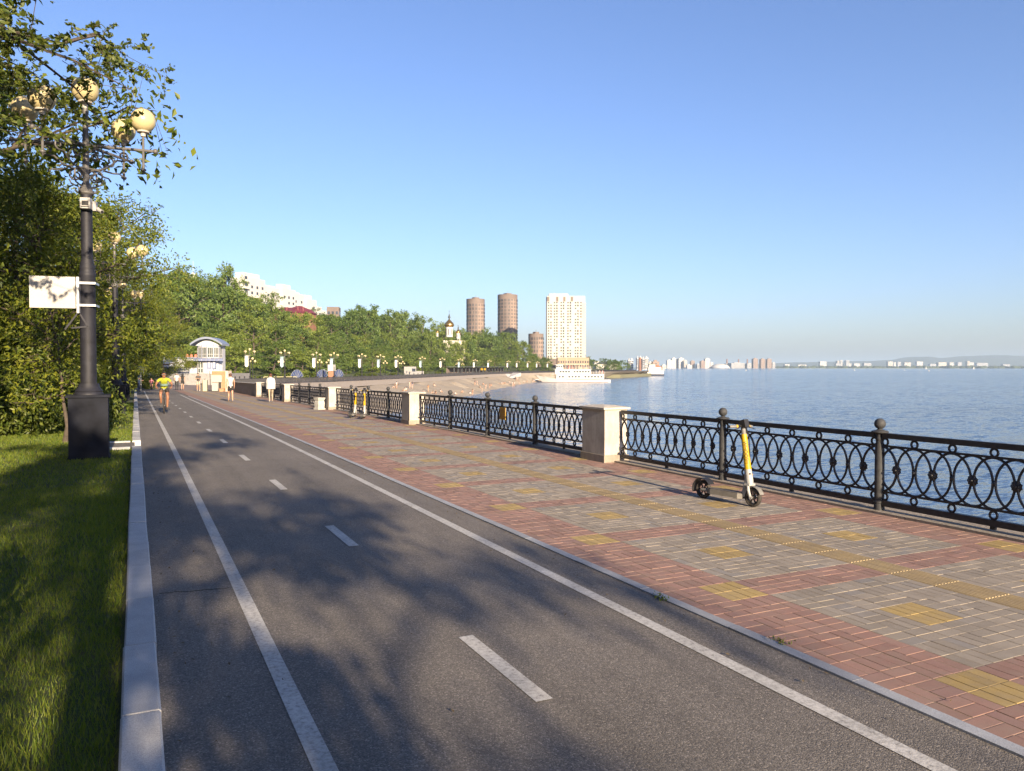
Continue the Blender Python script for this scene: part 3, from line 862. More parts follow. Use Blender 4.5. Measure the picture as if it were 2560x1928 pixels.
bush('verge_bush', 'dark bush directly behind the lamp pedestal', BU[1], (-3.0, 23.5, hillz(-3, 23.5)), (1.5,1.5,1.9), 1.2)
bush('verge_bush', 'dark low bush left behind the slim young tree', BU[0], (-5.2, 24.5, hillz(-5.2, 24.5)), (1.7,1.7,1.4), 2.2)
bush('verge_bush', 'bush beside the road just past the second pedestal', BU[1], (-1.6, 38, hillz(-1.5, 38)), (1.1,1.6,1.6), 3.1)
bush('verge_bush', 'bush by the road near the standing person in uniform', BU[0], (-1.7, 62, hillz(-1.6, 62)), (1.3,2.2,1.8), 4.1)
bush('verge_bush', 'yellow-green bush right of the white notice board', BU[1], (.6, 92, hillz(.6, 92)), (2.2,1.8,2.0), 5.0)
for i, (x, y, s) in enumerate([(-6.5,30,2.2),(-8,37,2.4),(-6.5,45,2.2),(-6,54,2.3),(-6,66,2.4),(-5,78,2.4),(-10,20,2.2),(-12,27,2.5),(-3.5,101,2.4),(-7,101,2.5)]):
    bush('undergrowth_bush', 'dark undergrowth bush in the shade under the park trees', BU[i % 2], (x, y, hillz(x, y)), (s, s, s*.85), i*1.3, 'undergrowth below the park trees')

# ------------------------------------------------------------------ grass
rng = np.random.default_rng(2)
def grass_patch(x0, x1, y0, y1, n, hmin, hmax, w):
    P = np.stack([rng.uniform(x0, x1, n), rng.uniform(y0, y1, n)], 1)
    P = P[~((P[:,1] > GAP0-.3) & (P[:,1] < GAP1+.3) & (P[:,0] > -.75))]
    P = P[~((abs(P[:,0]+.76) < .36) & (abs(P[:,1]-16.5) < .36))]
    z = np.array([gz(y) for y in P[:,1]]) + .072
    # tufts: blades grow taller where the sward is thick
    th = np.array([mnoise.noise((a*1.4, b*1.4, 5)) for a, b in P])
    h = rng.uniform(hmin, hmax, len(P))*(1 + .5*th); a = rng.uniform(0, 6.283, len(P)); ln = rng.uniform(.1, .75, len(P))*h
    la = rng.uniform(0, 6.283, len(P))
    B = np.column_stack([P, z]); dx = np.stack([np.cos(a), np.sin(a), np.zeros(len(P))], 1)*w*.5
    tip = B + np.stack([np.cos(la)*ln, np.sin(la)*ln, h], 1)
    return np.stack([B-dx, B+dx, tip], 1).reshape(-1, 3)
parts = [grass_patch(-2.3, -.09, 2.2, 7.0, 52000, .02, .052, .005), grass_patch(-3.2, -.08, 7.0, 12.5, 42000, .025, .06, .008),
         grass_patch(-5.5, -.06, 12.5, 24, 46000, .03, .065, .012), grass_patch(-8, -.0, 24, 46, 26000, .04, .08, .024)]
VG = np.concatenate(parts); FG = np.arange(len(VG)).reshape(-1, 3)
g = link(bpy.data.objects.new('grass', np_mesh('grass', VG, FG, M['grassblade'])))
tag(g, 'mown green grass of the verge left of the kerb', 'grass', kind='stuff')

# weeds in the joint beside the edging, and fallen leaves on the ground
for x, y, s, l in ((3.555,4.72,.05,'small green weed at the road edge, farther one'), (3.66,3.62,.06,'small green weed in the joint between edging and red pavers')):
    t = thing('weed', l, 'weed', (x, y, gz(y) + .002)); rq = np.random.default_rng(int(y*10)); n = 34
    P = rq.normal(size=(n,3))*np.array([.5,1.0,.35])*s; P[:,2] = abs(P[:,2]) + .006
    inst('leaves', leaf_cloud('leaves', P, rq.uniform(.015,.035,n), rq, M['leafS']), t)
rq = np.random.default_rng(8); n = 420
PX = np.concatenate([rq.uniform(.14,.5,150), 3.53 - abs(rq.normal(size=110))*.18, rq.uniform(.2,7.9,160)]); PY = rq.uniform(2.2,20,n)
P = np.column_stack([PX, PY, np.array([gz(q) for q in PY]) + .012])
lit = link(bpy.data.objects.new('fallen_leaves', leaf_cloud('fallen_leaves', P, rq.uniform(.012,.035,n), rq, pm('dry_leaf', (.12,.085,.04), .8, 0, .3, 60), up=3.0)))
tag(lit, 'small dry leaves and crumbs scattered over the road edges', 'leaf litter', kind='stuff')
# ------------------------------------------------------------------ street lamps
M['lampiron'] = pm('lamp_black_paint', (.02,.021,.03), .6, 0, .4, 6, .08, 60, spec=.3)
M['lampgrey'] = pm('lamp_grey_paint', (.12,.115,.11), .55, 0, .25, 8, .2, 60)
M['pedestal'] = pm('pedestal_dark_shaded_stone', (.016,.018,.026), .85, 0, .5, 2.6, .06, 50, spec=.15)  # dark navy stone, colour taken darker still to stand in for tree shade
M['globe'] = pm('opal_globe', (.62,.52,.28), .25, 0, .05, 4)
M['globemount'] = pm('globe_mount', (.55,.5,.42), .5, 0, .1, 5)
M['white'] = pm('white_enamel', (.46,.45,.43), .45, 0, .06, 3)
M['steel'] = pm('galvanised_steel', (.5,.52,.55), .4, .6, .15, 20)
M['black'] = pm('black_plastic', (.02,.02,.022), .5, 0, .2, 20)
def spiral(c, r0, r1, a0, turns, n=22, ax=(1,0,0), sgn=1):
    ax = Vector(ax); pts = []
    for i in range(n+1):
        u = i/n; r = r0 + (r1-r0)*u; a = a0 + sgn*turns*2*math.pi*u
        pts.append(Vector(c) + ax*(r*math.cos(a)) + Vector((0,0,1))*(r*math.sin(a)))
    return pts
def lamp_post(label, loc, group, ped=True, detail=True):
    t = thing('street_lamp', label, 'lamp post', loc, 0, group)
    if ped:
        b = MB(); b.box(-.345,.345,-.345,.345,-.3,.07); b.box(-.325,.325,-.325,.325,.071,1.17); b.build('pedestal', M['pedestal'], t)
        b = MB(); b.box(-.365,.365,-.365,.365,1.171,1.215); b.build('pedestal_cap', M['pedestal'], t)
    z = 1.216
    b = MB(); b.lathe([(.25,z),(.25,z+.02),(.225,z+.05),(.235,z+.075),(.2,z+.11),(.185,z+.15),(.17,z+.19),(.165,z+.21)], 20); b.build('column_base', M['lampiron'], t, 40)
    b = MB(); b.lathe([(.137,z+.2),(.135,z+.6),(.133,3.40),(.142,3.42),(.142,3.46),(.134,3.48),(.122,3.53),(.128,3.56),(.128,3.60),(.115,3.64),(.10,3.75),(.099,3.9),(.098,4.88),(.10,4.93)], 20); b.build('column', M['lampiron'], t, 40)
    b = MB(); b.lathe([(.10,4.925),(.13,4.95),(.135,4.98),(.11,5.01),(.10,5.06),(.075,5.13),(.056,5.16),(.054,5.9),(.06,5.93),(.05,5.97),(.045,6.55)], 18); b.build('upper_column', M['lampgrey'], t, 40)
    for a in (R(-6), R(50), R(174), R(230)):
        d = Vector((math.cos(a), math.sin(a), 0))
        b = MB(); b.tube(Vector((0,0,5.84)) + d*.05, Vector((0,0,5.84)) + d*1.15, .032, .026, 8); b.ball(tuple(Vector((0,0,5.84)) + d*1.18), .05, 10, 7)
        e = d*.97
        b.tube(e + Vector((0,0,5.5)), e + Vector((0,0,6.12)), .022, .022, 8); b.lathe([(.0001,5.38),(.02,5.44),(.05,5.46),(.05,5.485),(.022,5.5)], 10, tuple(e))
        arm = b.build('arm', M['lampgrey'], t, 40)
        b = MB(); b.lathe([(.045,6.10),(.05,6.16),(.11,6.175),(.115,6.20),(.10,6.215)], 14, tuple(e)); b.build('globe_mount', M['globemount'], arm, 40)
        b = MB(); b.ball(tuple(e + Vector((0,0,6.40))), .225, 22, 14); b.build('globe', M['globe'], arm, 60)
        if detail:
            b = MB(); f = (1,1,1)
            # upper bracket: long S from the column out to a curl under the arm
            p = [Vector((0,0,5.42)) + d*.05] + [Vector((0,0,5.42 - .05*math.sin(u*3.0) + .26*u*u)) + d*(.05 + .52*u) for u in (.15,.3,.45,.6,.75,.9)]
            p += spiral(d*.62 + Vector((0,0,5.70)), .10, .035, -1.9, .95, 16, d)
            b.path(p, .018, 6)
            b.path([d*.30 + Vector((0,0,5.395)), d*.45 + Vector((0,0,5.36)), d*.56 + Vector((0,0,5.36)), d*.62 + Vector((0,0,5.31))], [.018,.016,.014,.018], 6)
            b.path([d*.06 + Vector((0,0,5.72))] + spiral(d*.20 + Vector((0,0,5.68)), .12, .03, 2.6, 1.2, 18, d, -1), .016, 6)
            # lower bracket: C scroll and tail
            b.path(spiral(d*.17 + Vector((0,0,5.28)), .045, .13, 1.2, 1.25, 24, d), .016, 6)
            b.path([d*.28 + Vector((0,0,5.20)), d*.24 + Vector((0,0,5.12)), d*.14 + Vector((0,0,5.08)), d*.08 + Vector((0,0,5.03))] + spiral(d*.13 + Vector((0,0,5.02)), .06, .045, 2.8, .62, 10, d), .015, 6)
            b.build('scroll', M['lampgrey'], arm, 60)
    b = MB(); b.lathe([(.045,6.52),(.05,6.60),(.12,6.62),(.12,6.65),(.10,6.665)], 14); b.build('globe_mount', M['globemount'], t, 40)
    b = MB(); b.ball((0,0,6.86), .235, 22, 14); b.build('globe', M['globe'], t, 60)
    return t
LG = 'lamp posts along the road'
L1 = lamp_post('tall black lamp post on a dark pedestal at the left, globes among leaves', (-.76, 16.5, .02), LG)
dup(L1, (-.62, 33.5, gz(33.5)), 0, 'second black lamp post up the road, on a pedestal by the bushes', LG)
dup(L1, (-.55, 51, gz(51)), 0, 'third black lamp post up the road, half hidden by trees', LG)

# cabinet strapped to the near lamp post
t = thing('junction_cabinet', 'white metal cabinet strapped to the near lamp post', 'cabinet', (-.78, 16.33, 2.8), R(-8))
b = MB(); b.box(-.87, -.155, -.12, .06, .03, .58); b.box(-.88, -.145, -.135, -.121, .02, .59); b.build('body', M['white'], t)
b = MB(); b.box(-.14, -.10, -.07, .12, -.06, .60); b.build('mounting_rail', M['steel'], t)
for z in (.09, .50):
    b = MB(); b.box(-.19, .16, -.005, .012, z-.02, z+.02); b.box(.148, .16, .0121, .36, z-.02, z+.02); b.build('strap', M['steel'], t)
b = MB(); b.bar((-.14,.05,-.05), (-.36,.05,-.36), .03, .03); b.bar((-.12,.05,-.05), (.02,.05,-.30), .03, .03); b.bar((-.25,.05,-.33), (.02,.05,-.30), .03, .03); b.build('bracket', M['lampiron'], t)
# cameras on the same post
t = thing('camera_box', 'white camera housing with dark window high on the near lamp post', 'camera', (-.75, 16.36, 4.66), R(-14))
b = MB(); b.box(-.085,.085,-.10,.05,0,.195); b.build('housing', M['white'], t)
MB().box(-.05,.06,-.112,-.101,.055,.135).build('window', M['black'], t); MB().box(-.07,.07,-.108,-.1005,.02,.036).build('slot', M['black'], t)
t = thing('security_camera', 'white bullet camera beside the camera housing on the lamp post', 'camera', (-.63, 16.34, 4.66), R(-14))
MB().box(-.01,.05,-.05,.05,-.03,.14).build('mount', M['white'], t)
b = MB(); b.path([(.07,-.02,.02),(.10,-.05,-.02),(.17,-.12,-.06)], [.03,.037,.036], 10); b.build('barrel', M['white'], t, 40)
MB().path([(.1705,-.1205,-.0605),(.174,-.124,-.062)], .03, 10).build('lens', M['black'], t)

# ------------------------------------------------------------------ scooters
M['scyellow'] = pm('scooter_yellow', (.58,.37,.004), .5, 0, .03, 4)
M['scdeck'] = pm('scooter_deck_side', (.25,.235,.21), .6, 0, .2, 10, .3, 60)
M['scwhite'] = pm('scooter_silver_white', (.42,.42,.41), .4, 0, .1, 10)
M['scgrey'] = pm('scooter_grey', (.20,.195,.185), .6, 0, .2, 14, .3, 80)
M['deckgrip'] = pm('scooter_deck_rubber', (.13,.115,.10), .85, 0, .25, 30, .5, 140)
M['tyre'] = pm('tyre_rubber', (.045,.038,.033), .85, 0, .3, 18, .4, 90)
M['rim'] = pm('rim_dark', (.05,.045,.042), .45, .3, .3, 16)
M['orange'] = pm('orange_tag', (.75,.28,.10), .5, 0, .05)
def text_mesh(txt, size, depth, mat, align='CENTER'):
    cu = bpy.data.curves.new('txt', 'FONT'); cu.body = txt; cu.size = size; cu.extrude = depth; cu.align_x = align; cu.align_y = 'CENTER'
    ob = bpy.data.objects.new('txt', cu); COL.objects.link(ob); bpy.context.view_layer.update()
    me = bpy.data.meshes.new_from_object(ob.evaluated_get(bpy.context.evaluated_depsgraph_get()))
    bpy.data.objects.remove(ob); me.materials.clear(); me.materials.append(mat); return me
def wheel(parent, x, r, w):
    b = MB(); n = 28
    b.lathe([(r-.034,-w*.42),(r-.02,-w*.5),(r-.006,-w*.36),(r,-w*.12),(r,w*.12),(r-.006,w*.36),(r-.02,w*.5),(r-.034,w*.42),(r-.034,-w*.42)], n, (x,0,r), 'y')
    tw = b.build('wheel', M['tyre'], parent, 40)
    b = MB(); b.lathe([(r-.036,-w*.3),(r-.0345,-w*.41),(r-.0345,w*.41),(r-.036,w*.3),(r-.046,w*.28),(r-.046,-w*.28),(r-.036,-w*.3)], n, (x,0,r), 'y')
    b.lathe([(.001,-w*.55),(.028,-w*.55),(.03,-w*.4),(.03,w*.4),(.028,w*.55),(.001,w*.55)], 14, (x,0,r), 'y')
    for k in range(6):
        a = k*math.pi/3
        for s in (-.10, .10): b.bar((x+.026*math.cos(a), 0, r+.026*math.sin(a)), (x+(r-.043)*math.cos(a+s), 0, r+(r-.043)*math.sin(a+s)), .012, .009)
    b.build('rim', M['rim'], tw, 40)
    return tw
def scooter(label, loc, rz, detail=True, lean=0):
    """x forward, front axle above the origin"""
    t = thing('electric_scooter', label, 'scooter', loc, rz, 'parked electric scooters'); t.rotation_euler = (lean, 0, rz)
    r = .121
    wheel(t, 0, r, .058); wheel(t, -.80, r, .058)
    # stem from the fork crown up to the bar
    A, B_ = Vector((-.055, 0, .275)), Vector((-.175, 0, .93)); U = (B_ - A).normalized()
    pt = lambda z: A + U*((z - A.z)/U.z)
    b = MB(); b.path([pt(.27), pt(.33), pt(.46)], [.045,.048,.043], 14); b.build('lower_stem', M['scwhite'], t, 40)
    b = MB(); b.path([pt(.46), pt(.9)], [.0425,.037], 14)
    st = b.build('stem', M['scyellow'], t, 40)
    b = MB(); b.path([pt(.9), pt(.945), pt(.985)], [.031,.03,.026], 12); b.build('stem_clamp', M['scgrey'], t, 40)
    b = MB(); h = pt(1.005); b.path([h + Vector((0,-.10,-.005)), h, h + Vector((0,.10,-.005))], .017, 10); b.path([h + Vector((.0,0,-.05)), h + Vector((.02,0,.02))], [.03,.026], 10)
    hb = b.build('handlebar', M['black'], t, 40)
    for s in (-1, 1):
        b = MB(); b.path([h + Vector((0,s*.10,-.005)), h + Vector((-.035,s*.215,-.012))], [.0175,.019], 10); b.build('grip', M['scgrey'], hb, 40)
        b = MB(); b.path([h + Vector((0,s*.105,-.0045)), h + Vector((-.006,s*.125,-.006))], [.021,.021], 10); b.build('grip_ring', M['scyellow'], hb, 40)
        b = MB(); b.path([h + Vector((.02,s*.09,-.015)), h + Vector((.045,s*.14,-.03)), h + Vector((.035,s*.20,-.04))], .006, 6); b.build('brake_lever', M['black'], hb)
    b = MB(); b.obox(h + Vector((.028,-.005,.028)), (.075,.085,.10), Matrix.Rotation(-.3,3,'Y')); b.build('display', M['black'], hb)
    b = MB(); b.path([h + Vector((.03,.02,0)), pt(.86) + Vector((.06,.02,0)), pt(.62) + Vector((.043,.012,0))], .006, 6)
    b.obox(pt(.72) + Vector((-.037,.012,0)), (.02,.034,.20), Matrix.Rotation(-.18,3,'Y')); b.build('lock_cable', M['black'], t, 40)
    # lettering down the stem, as on the photograph
    me = text_mesh('WHOOSH', .062, .0006, M['black'])
    for sgn in (1, -1):
        yv = Vector((0, sgn, 0)); zx = Matrix((U if sgn < 0 else U, (0,0,0), (0,0,0)))
        X = -U; Z = Vector((.55, sgn*.83, .1)); Z = (Z - X*Z.dot(X)).normalized(); Y = Z.cross(X)
        o = inst('lettering', me, st); c = pt(.67) + Z*.0402
        o.matrix_local = Matrix(((X.x,Y.x,Z.x,c.x),(X.y,Y.y,Z.y,c.y),(X.z,Y.z,Z.z,c.z),(0,0,0,1)))
    # fork
    for s in (-1, 1):
        b = MB(); b.path([Vector((-.05,s*.046,.272)), Vector((-.035,s*.05,.20)), Vector((-.005,s*.05,(.121)))], [.017,.019,.015], 8); b.lathe([(.0001,0),(.024,0),(.024,.012),(.0001,.012)], 10, (0, s*.05-.006, (.121)), 'y'); b.build('fork_leg', M['scwhite'], t, 40)
    b = MB(); b.box(-.095,-.02,-.062,.062,.262,.288); b.build('fork_crown', M['scwhite'], t)
    # mudguards
    def guard(xc, a0, a1, rr, w, name, mat):
        b = MB(); n = 12; vs = []; fs = []
        for i in range(n+1):
            a = a0 + (a1-a0)*i/n
            for rad in (rr, rr+.005):
                for y in (-w/2, w/2): vs.append((xc + rad*math.cos(a), y, r + rad*math.sin(a)))
            if i:
                o = i*4; fs += [(o-4,o-3,o+1,o),(o-2,o+2,o+3,o-1),(o-4,o,o+2,o-2),(o-3,o-1,o+3,o+1)]
            else: fs.append((0,2,3,1))
        fs.append((n*4, n*4+1, n*4+3, n*4+2)); b.add(vs, fs); return b.build(name, mat, t, 40)
    guard(0, .35, 2.3, .136, .08, 'front_mudguard', M['scgrey']); guard(-.80, .55, 3.45, .148, .115, 'rear_mudguard', M['black'])
    # deck
    b = MB(); b.prism([(-.70,-.05),(-.62,-.085),(-.18,-.085),(-.13,-.05),(-.13,.05),(-.18,.085),(-.62,.085),(-.70,.05)], .085, .150); b.build('deck', M['scdeck'], t)
    b = MB(); b.prism([(-.69,-.042),(-.615,-.076),(-.19,-.076),(-.145,-.045),(-.145,.045),(-.19,.076),(-.615,.076),(-.69,.042)], .1505, .158); b.build('deck_mat', M['deckgrip'], t)
    b = MB()
    for s in (-1, 1): b.path([(-.69, s*.045, .12), (-.80, s*.05, (.121))], [.022,.018], 8)
    b.build('rear_fork', M['scgrey'], t, 40)
    b = MB(); b.path([(-.14,0,.12),(-.115,0,.2),pt(.34)-Vector((.02,0,0)),pt(.46)-Vector((.03,0,0))], [.04,.042,.04,.025], 10); b.build('neck', M['scwhite'], t, 40)
    b = MB(); b.path([(-.17,.07,.10),(-.15,.13,.04),(-.145,.15,.0)], [.009,.008,.008], 6); b.build('kickstand', M['orange'], t, 40)
    b = MB(); b.ball(tuple(pt(.40) + Vector((.035,.022,0))), .011, 8, 5); b.build('reflector', M['orange'], t)
    b = MB(); b.ball(tuple(pt(.41) + Vector((.038,-.022,0))), .013, 8, 5); b.build('reflector', M['black'], t)
    # riding-rules panel at the neck
    b = MB(); b.obox((-.125,.043,.21), (.045,.004,.15), Matrix.Rotation(-.12,3,'Y')); b.build('number_plate', M['scgrey'], t)
    return t
hd = math.atan2(-.988, .156)
SCO = scooter('electric scooter with yellow stem parked alone by the near railing', (6.955, 7.385, -.001), hd, lean=R(-2))
o = dup(SCO, (7.38, 28.5, gz(28.5)), 0, 'left one of the two parked scooters by the farther railing'); o.rotation_euler = (R(4), 0, R(64))
o = dup(SCO, (7.50, 27.6, gz(27.6)), 0, 'right one of the two parked scooters by the farther railing'); o.rotation_euler = (R(1), 0, R(69))

# ------------------------------------------------------------------ small things by the railing
t = thing('notice_plate', 'small yellow notice plate fixed to the second railing', 'sign', (8.03, 17.0, gz(17)), 0)
M['notice'] = pm('notice_yellow', (.55,.33,.03), .5, 0, .08, 6); M['noticeink'] = pm('notice_ink', (.28,.12,.03), .6, 0, .1)
b = MB(); b.box(-.006, .006, -.165, .165, .50, .79); b.build('plate', M['notice'], t)
b = MB(); rg = random.Random(4)
for k, z in enumerate((.755, .72, .685, .655, .625, .59, .56, .53)):
    y = .135
    while y > -.12:
        w = rg.uniform(.02,.06); b.box(-.0085, -.0065, max(-.135, y-w), y, z-.007, z+.007); y -= w + .012
b.build('print', M['noticeink'], t)

def urn_bin(label, loc, s=1.0, mat='white'):
    t = thing('litter_bin', label, 'litter bin', loc, .35); t.scale = (s,s,s)
    b = MB(); sq = lambda w, z: [(-w,-w,z),(w,-w,z),(w,w,z),(-w,w,z)]
    lv = [(.235,0),(.235,.07),(.19,.10),(.205,.30),(.20,.42),(.175,.50),(.205,.55),(.215,.60),(.235,.62),(.235,.665)]
    vs = [v for w, z in lv for v in sq(w, z)]; fs = [(i*4+k, i*4+(k+1) % 4, i*4+4+(k+1) % 4, i*4+4+k) for i in range(len(lv)-1) for k in range(4)]
    b.add(vs, fs); b.add(sq(.235,.665) + sq(.17,.665) + sq(.17,.45), [(k, (k+1) % 4, 4+(k+1) % 4, 4+k) for k in range(4)] + [(4+k, 4+(k+1) % 4, 8+(k+1) % 4, 8+k) for k in range(4)] + [(8,9,10,11)])
    b.build('body', M[mat], t)
    MB().box(-.168,.168,-.168,.168,.44,.58).build('liner', M['black'], t)
    return t
M['binwhite'] = pm('bin_white_concrete', (.5,.49,.46), .8, 0, .12, 5, .3, 40)
urn_bin('white urn-shaped litter bin standing in front of a railing pillar', (7.46, 35.0, gz(35)), .80, 'binwhite')
urn_bin('white litter bin beside the man in grey shirt', (6.1, 81.4, gz(81.4)), 1.15, 'binwhite')
# ------------------------------------------------------------------ people
M['skinpale'] = pm('skin_pale', (.58,.40,.31), .55, 0, .06, 6)
M['skin'] = pm('skin', (.50,.29,.19), .55, 0, .06, 6); M['skintan'] = pm('skin_tanned', (.36,.175,.10), .5, 0, .06, 6)
def cloth(name, c): return pm('cloth_' + name, c, .85, 0, .12, 9, .3, 70)
CL = {k: cloth(k, c) for k, c in dict(lime=(.40,.43,.025), teal=(.16,.25,.22), dark=(.03,.028,.03), white=(.58,.57,.55), beige=(.42,.34,.25), black=(.02,.02,.022), charcoal=(.09,.08,.08),
      sand=(.55,.45,.36), pink=(.5,.16,.24), navy=(.03,.05,.12), bluegrey=(.10,.16,.28), red=(.45,.06,.05), orange=(.6,.24,.08), plum=(.13,.04,.07)).items()}
HAIR = {k: pm('hair_' + k, c, .6, 0, .3, 30) for k, c in dict(dark=(.02,.015,.012), grey=(.22,.2,.18), brown=(.09,.03,.015), blond=(.35,.24,.12)).items()}
SEG = []      # (a, b, region)
def skel(pose):
    """joint -> (x, y, z, r); figure 1.70 m tall looking along -y"""
    J = dict(pel=(0,0,.93,.125), wai=(0,.01,1.07,.112), che=(0,.005,1.27,.135), uch=(0,.01,1.38,.115), nec=(0,.0,1.47,.052), chin=(0,-.012,1.53,.066), hea=(0,-.005,1.60,.092), crn=(0,.008,1.665,.066))
    for s, n in ((1,'l'), (-1,'r')):
        J['sh'+n] = (.165*s,.01,1.395,.068); J['ua'+n] = (.205*s,.02,1.26,.05); J['el'+n] = (.225*s,.03,1.12,.04); J['wr'+n] = (.235*s,-.04,.89,.028); J['ha'+n] = (.235*s,-.06,.815,.032)
        J['hi'+n] = (.085*s,0,.88,.098); J['th'+n] = (.095*s,-.005,.68,.08); J['kn'+n] = (.098*s,-.012,.49,.055); J['ca'+n] = (.10*s,.012,.32,.05); J['an'+n] = (.10*s,.02,.085,.034); J['to'+n] = (.105*s,-.12,.035,.034)
    def put(k, x, y, z): J[k] = (x, y, z, J[k][3])
    if pose in ('walk', 'walk2'):
        q = 1 if pose == 'walk' else -1
        for s, n, w in ((1,'l',q), (-1,'r',-q)):
            put('th'+n, .095*s, -.08*w, .69); put('kn'+n, .095*s, -.14*w - .03, .505); put('ca'+n, .095*s, -.13*w + (.06 if w < 0 else .0), .33)
            put('an'+n, .095*s, -.20*w + (.10 if w < 0 else 0), .09 + (.03 if w < 0 else 0)); put('to'+n, .10*s, -.20*w - .13 + (.10 if w < 0 else 0), .04)
            put('el'+n, .225*s, .03 + .07*w, 1.12); put('wr'+n, .225*s, .09*w - .05, .90); put('ha'+n, .225*s, .10*w - .08, .83)
    if pose == 'phone':
        for s, n in ((1,'l'), (-1,'r')): put('el'+n, .24*s, -.02, 1.13); put('wr'+n, .10*s, -.24, 1.17); put('ha'+n, .05*s, -.28, 1.20)
    if pose == 'bag':
        for s, n in ((1,'l'), (-1,'r')): put('el'+n, .25*s, -.02, 1.14); put('wr'+n, .17*s, -.20, 1.10); put('ha'+n, .12*s, -.25, 1.12)
    if pose == 'cycle':
        for k, y, z in (('pel',.26,.97),('wai',.22,1.09),('che',.08,1.26),('uch',.0,1.35),('nec',-.07,1.43),('chin',-.12,1.49),('hea',-.13,1.56),('crn',-.12,1.63)): put(k, 0, y, z)
        for s, n, up in ((1,'l',0), (-1,'r',1)):
            put('sh'+n, .185*s, -.02, 1.36); put('ua'+n, .25*s, -.10, 1.26); put('el'+n, .30*s, -.19, 1.15); put('wr'+n, .285*s, -.40, 1.06); put('ha'+n, .265*s, -.46, 1.045)
            put('hi'+n, .09*s, .22, .93); put('th'+n, .12*s, .03, .88 - .05*(1-up)); put('kn'+n, .135*s, -.14 + .06*(1-up), .74 - .10*(1-up)); put('ca'+n, .12*s, -.06 + .07*(1-up), .55 - .12*(1-up)); put('an'+n, .11*s, .02 + .04*(1-up), .38 - .16*(1-up)); put('to'+n, .115*s, -.11 + .04*(1-up), .34 - .16*(1-up))
    if pose == 'sit':
        for k, y, z in (('pel',.12,.12),('wai',.14,.27),('che',.11,.47),('uch',.09,.58),('nec',.06,.67),('chin',.04,.73),('hea',.04,.80),('crn',.05,.865)): put(k, 0, y, z)
        for s, n in ((1,'l'), (-1,'r')):
            put('sh'+n, .165*s, .09, .59); put('ua'+n, .21*s, .06, .47); put('el'+n, .23*s, .02, .35); put('wr'+n, .16*s, -.17, .36); put('ha'+n, .12*s, -.24, .38)
            put('hi'+n, .09*s, .08, .12); put('th'+n, .12*s, -.10, .26); put('kn'+n, .13*s, -.26, .42); put('ca'+n, .12*s, -.32, .25); put('an'+n, .11*s, -.40, .08); put('to'+n, .11*s, -.54, .04)
    if pose == 'lie':
        for k in J:
            x, y, z, r = J[k]; J[k] = (x, z - .85, max(.12 + y*.6, r), r)
    if pose == 'lean':
        for s, n in ((1,'l'), (-1,'r')): put('wr'+n, .20*s, -.22, 1.02); put('ha'+n, .20*s, -.29, 1.0)
    if pose == 'arms':
        for s, n in ((1,'l'), (-1,'r')): put('ua'+n, .30*s, .0, 1.36); put('el'+n, .42*s, -.02, 1.33); put('wr'+n, .62*s, -.05, 1.36); put('ha'+n, .70*s, -.05, 1.37)
    return J
EDG = [('pel','wai','waist'),('wai','che','torso'),('che','uch','torso'),('uch','nec','neck'),('nec','chin','neck'),('chin','hea','head'),('hea','crn','head')]
for n in 'lr':
    EDG += [('uch','sh'+n,'torso'),('sh'+n,'ua'+n,'sleeve'),('ua'+n,'el'+n,'arm'),('el'+n,'wr'+n,'forearm'),('wr'+n,'ha'+n,'hand'),('pel','hi'+n,'hip'),('hi'+n,'th'+n,'thigh'),('th'+n,'kn'+n,'knee'),('kn'+n,'ca'+n,'shin'),('ca'+n,'an'+n,'ankle'),('an'+n,'to'+n,'foot')]
BODY = {}
def body_mesh(pose, sub=2):
    if (pose, sub) in BODY: return BODY[(pose, sub)]
    J = skel(pose); names = list(J); ix = {k: i for i, k in enumerate(names)}
    me = bpy.data.meshes.new('body'); me.from_pydata([J[k][:3] for k in names], [(ix[a], ix[b]) for a, b, _ in EDG], [])
    ob = bpy.data.objects.new('body', me); COL.objects.link(ob)
    ob.modifiers.new('skin', 'SKIN')
    for k, sv in zip(names, me.skin_vertices[0].data):
        r = J[k][3]; sv.radius = (r*1.12, r*.92) if k in ('pel','wai','che','uch') else (r, r)
        sv.use_root = (k == 'pel')
    sb = ob.modifiers.new('sub', 'SUBSURF'); sb.levels = sb.render_levels = sub
    bpy.context.view_layer.update()
    out = bpy.data.meshes.new_from_object(ob.evaluated_get(bpy.context.evaluated_depsgraph_get()))
    bpy.data.objects.remove(ob)
    reg = []
    P = {k: Vector(J[k][:3]) for k in J}
    for p in out.polygons:
        c = p.center; best = None
        for a, b, rg_ in EDG:
            A, B_ = P[a], P[b]; d = B_ - A; u = max(0, min(1, (c-A).dot(d)/max(1e-9, d.length_squared)))
            ds = (c - A - d*u).length/(J[a][3]*(1-u) + J[b][3]*u)
            if best is None or ds < best[0]: best = (ds, rg_)
        reg.append(best[1])
    BODY[(pose, sub)] = (out, reg, J)
    return BODY[(pose, sub)]
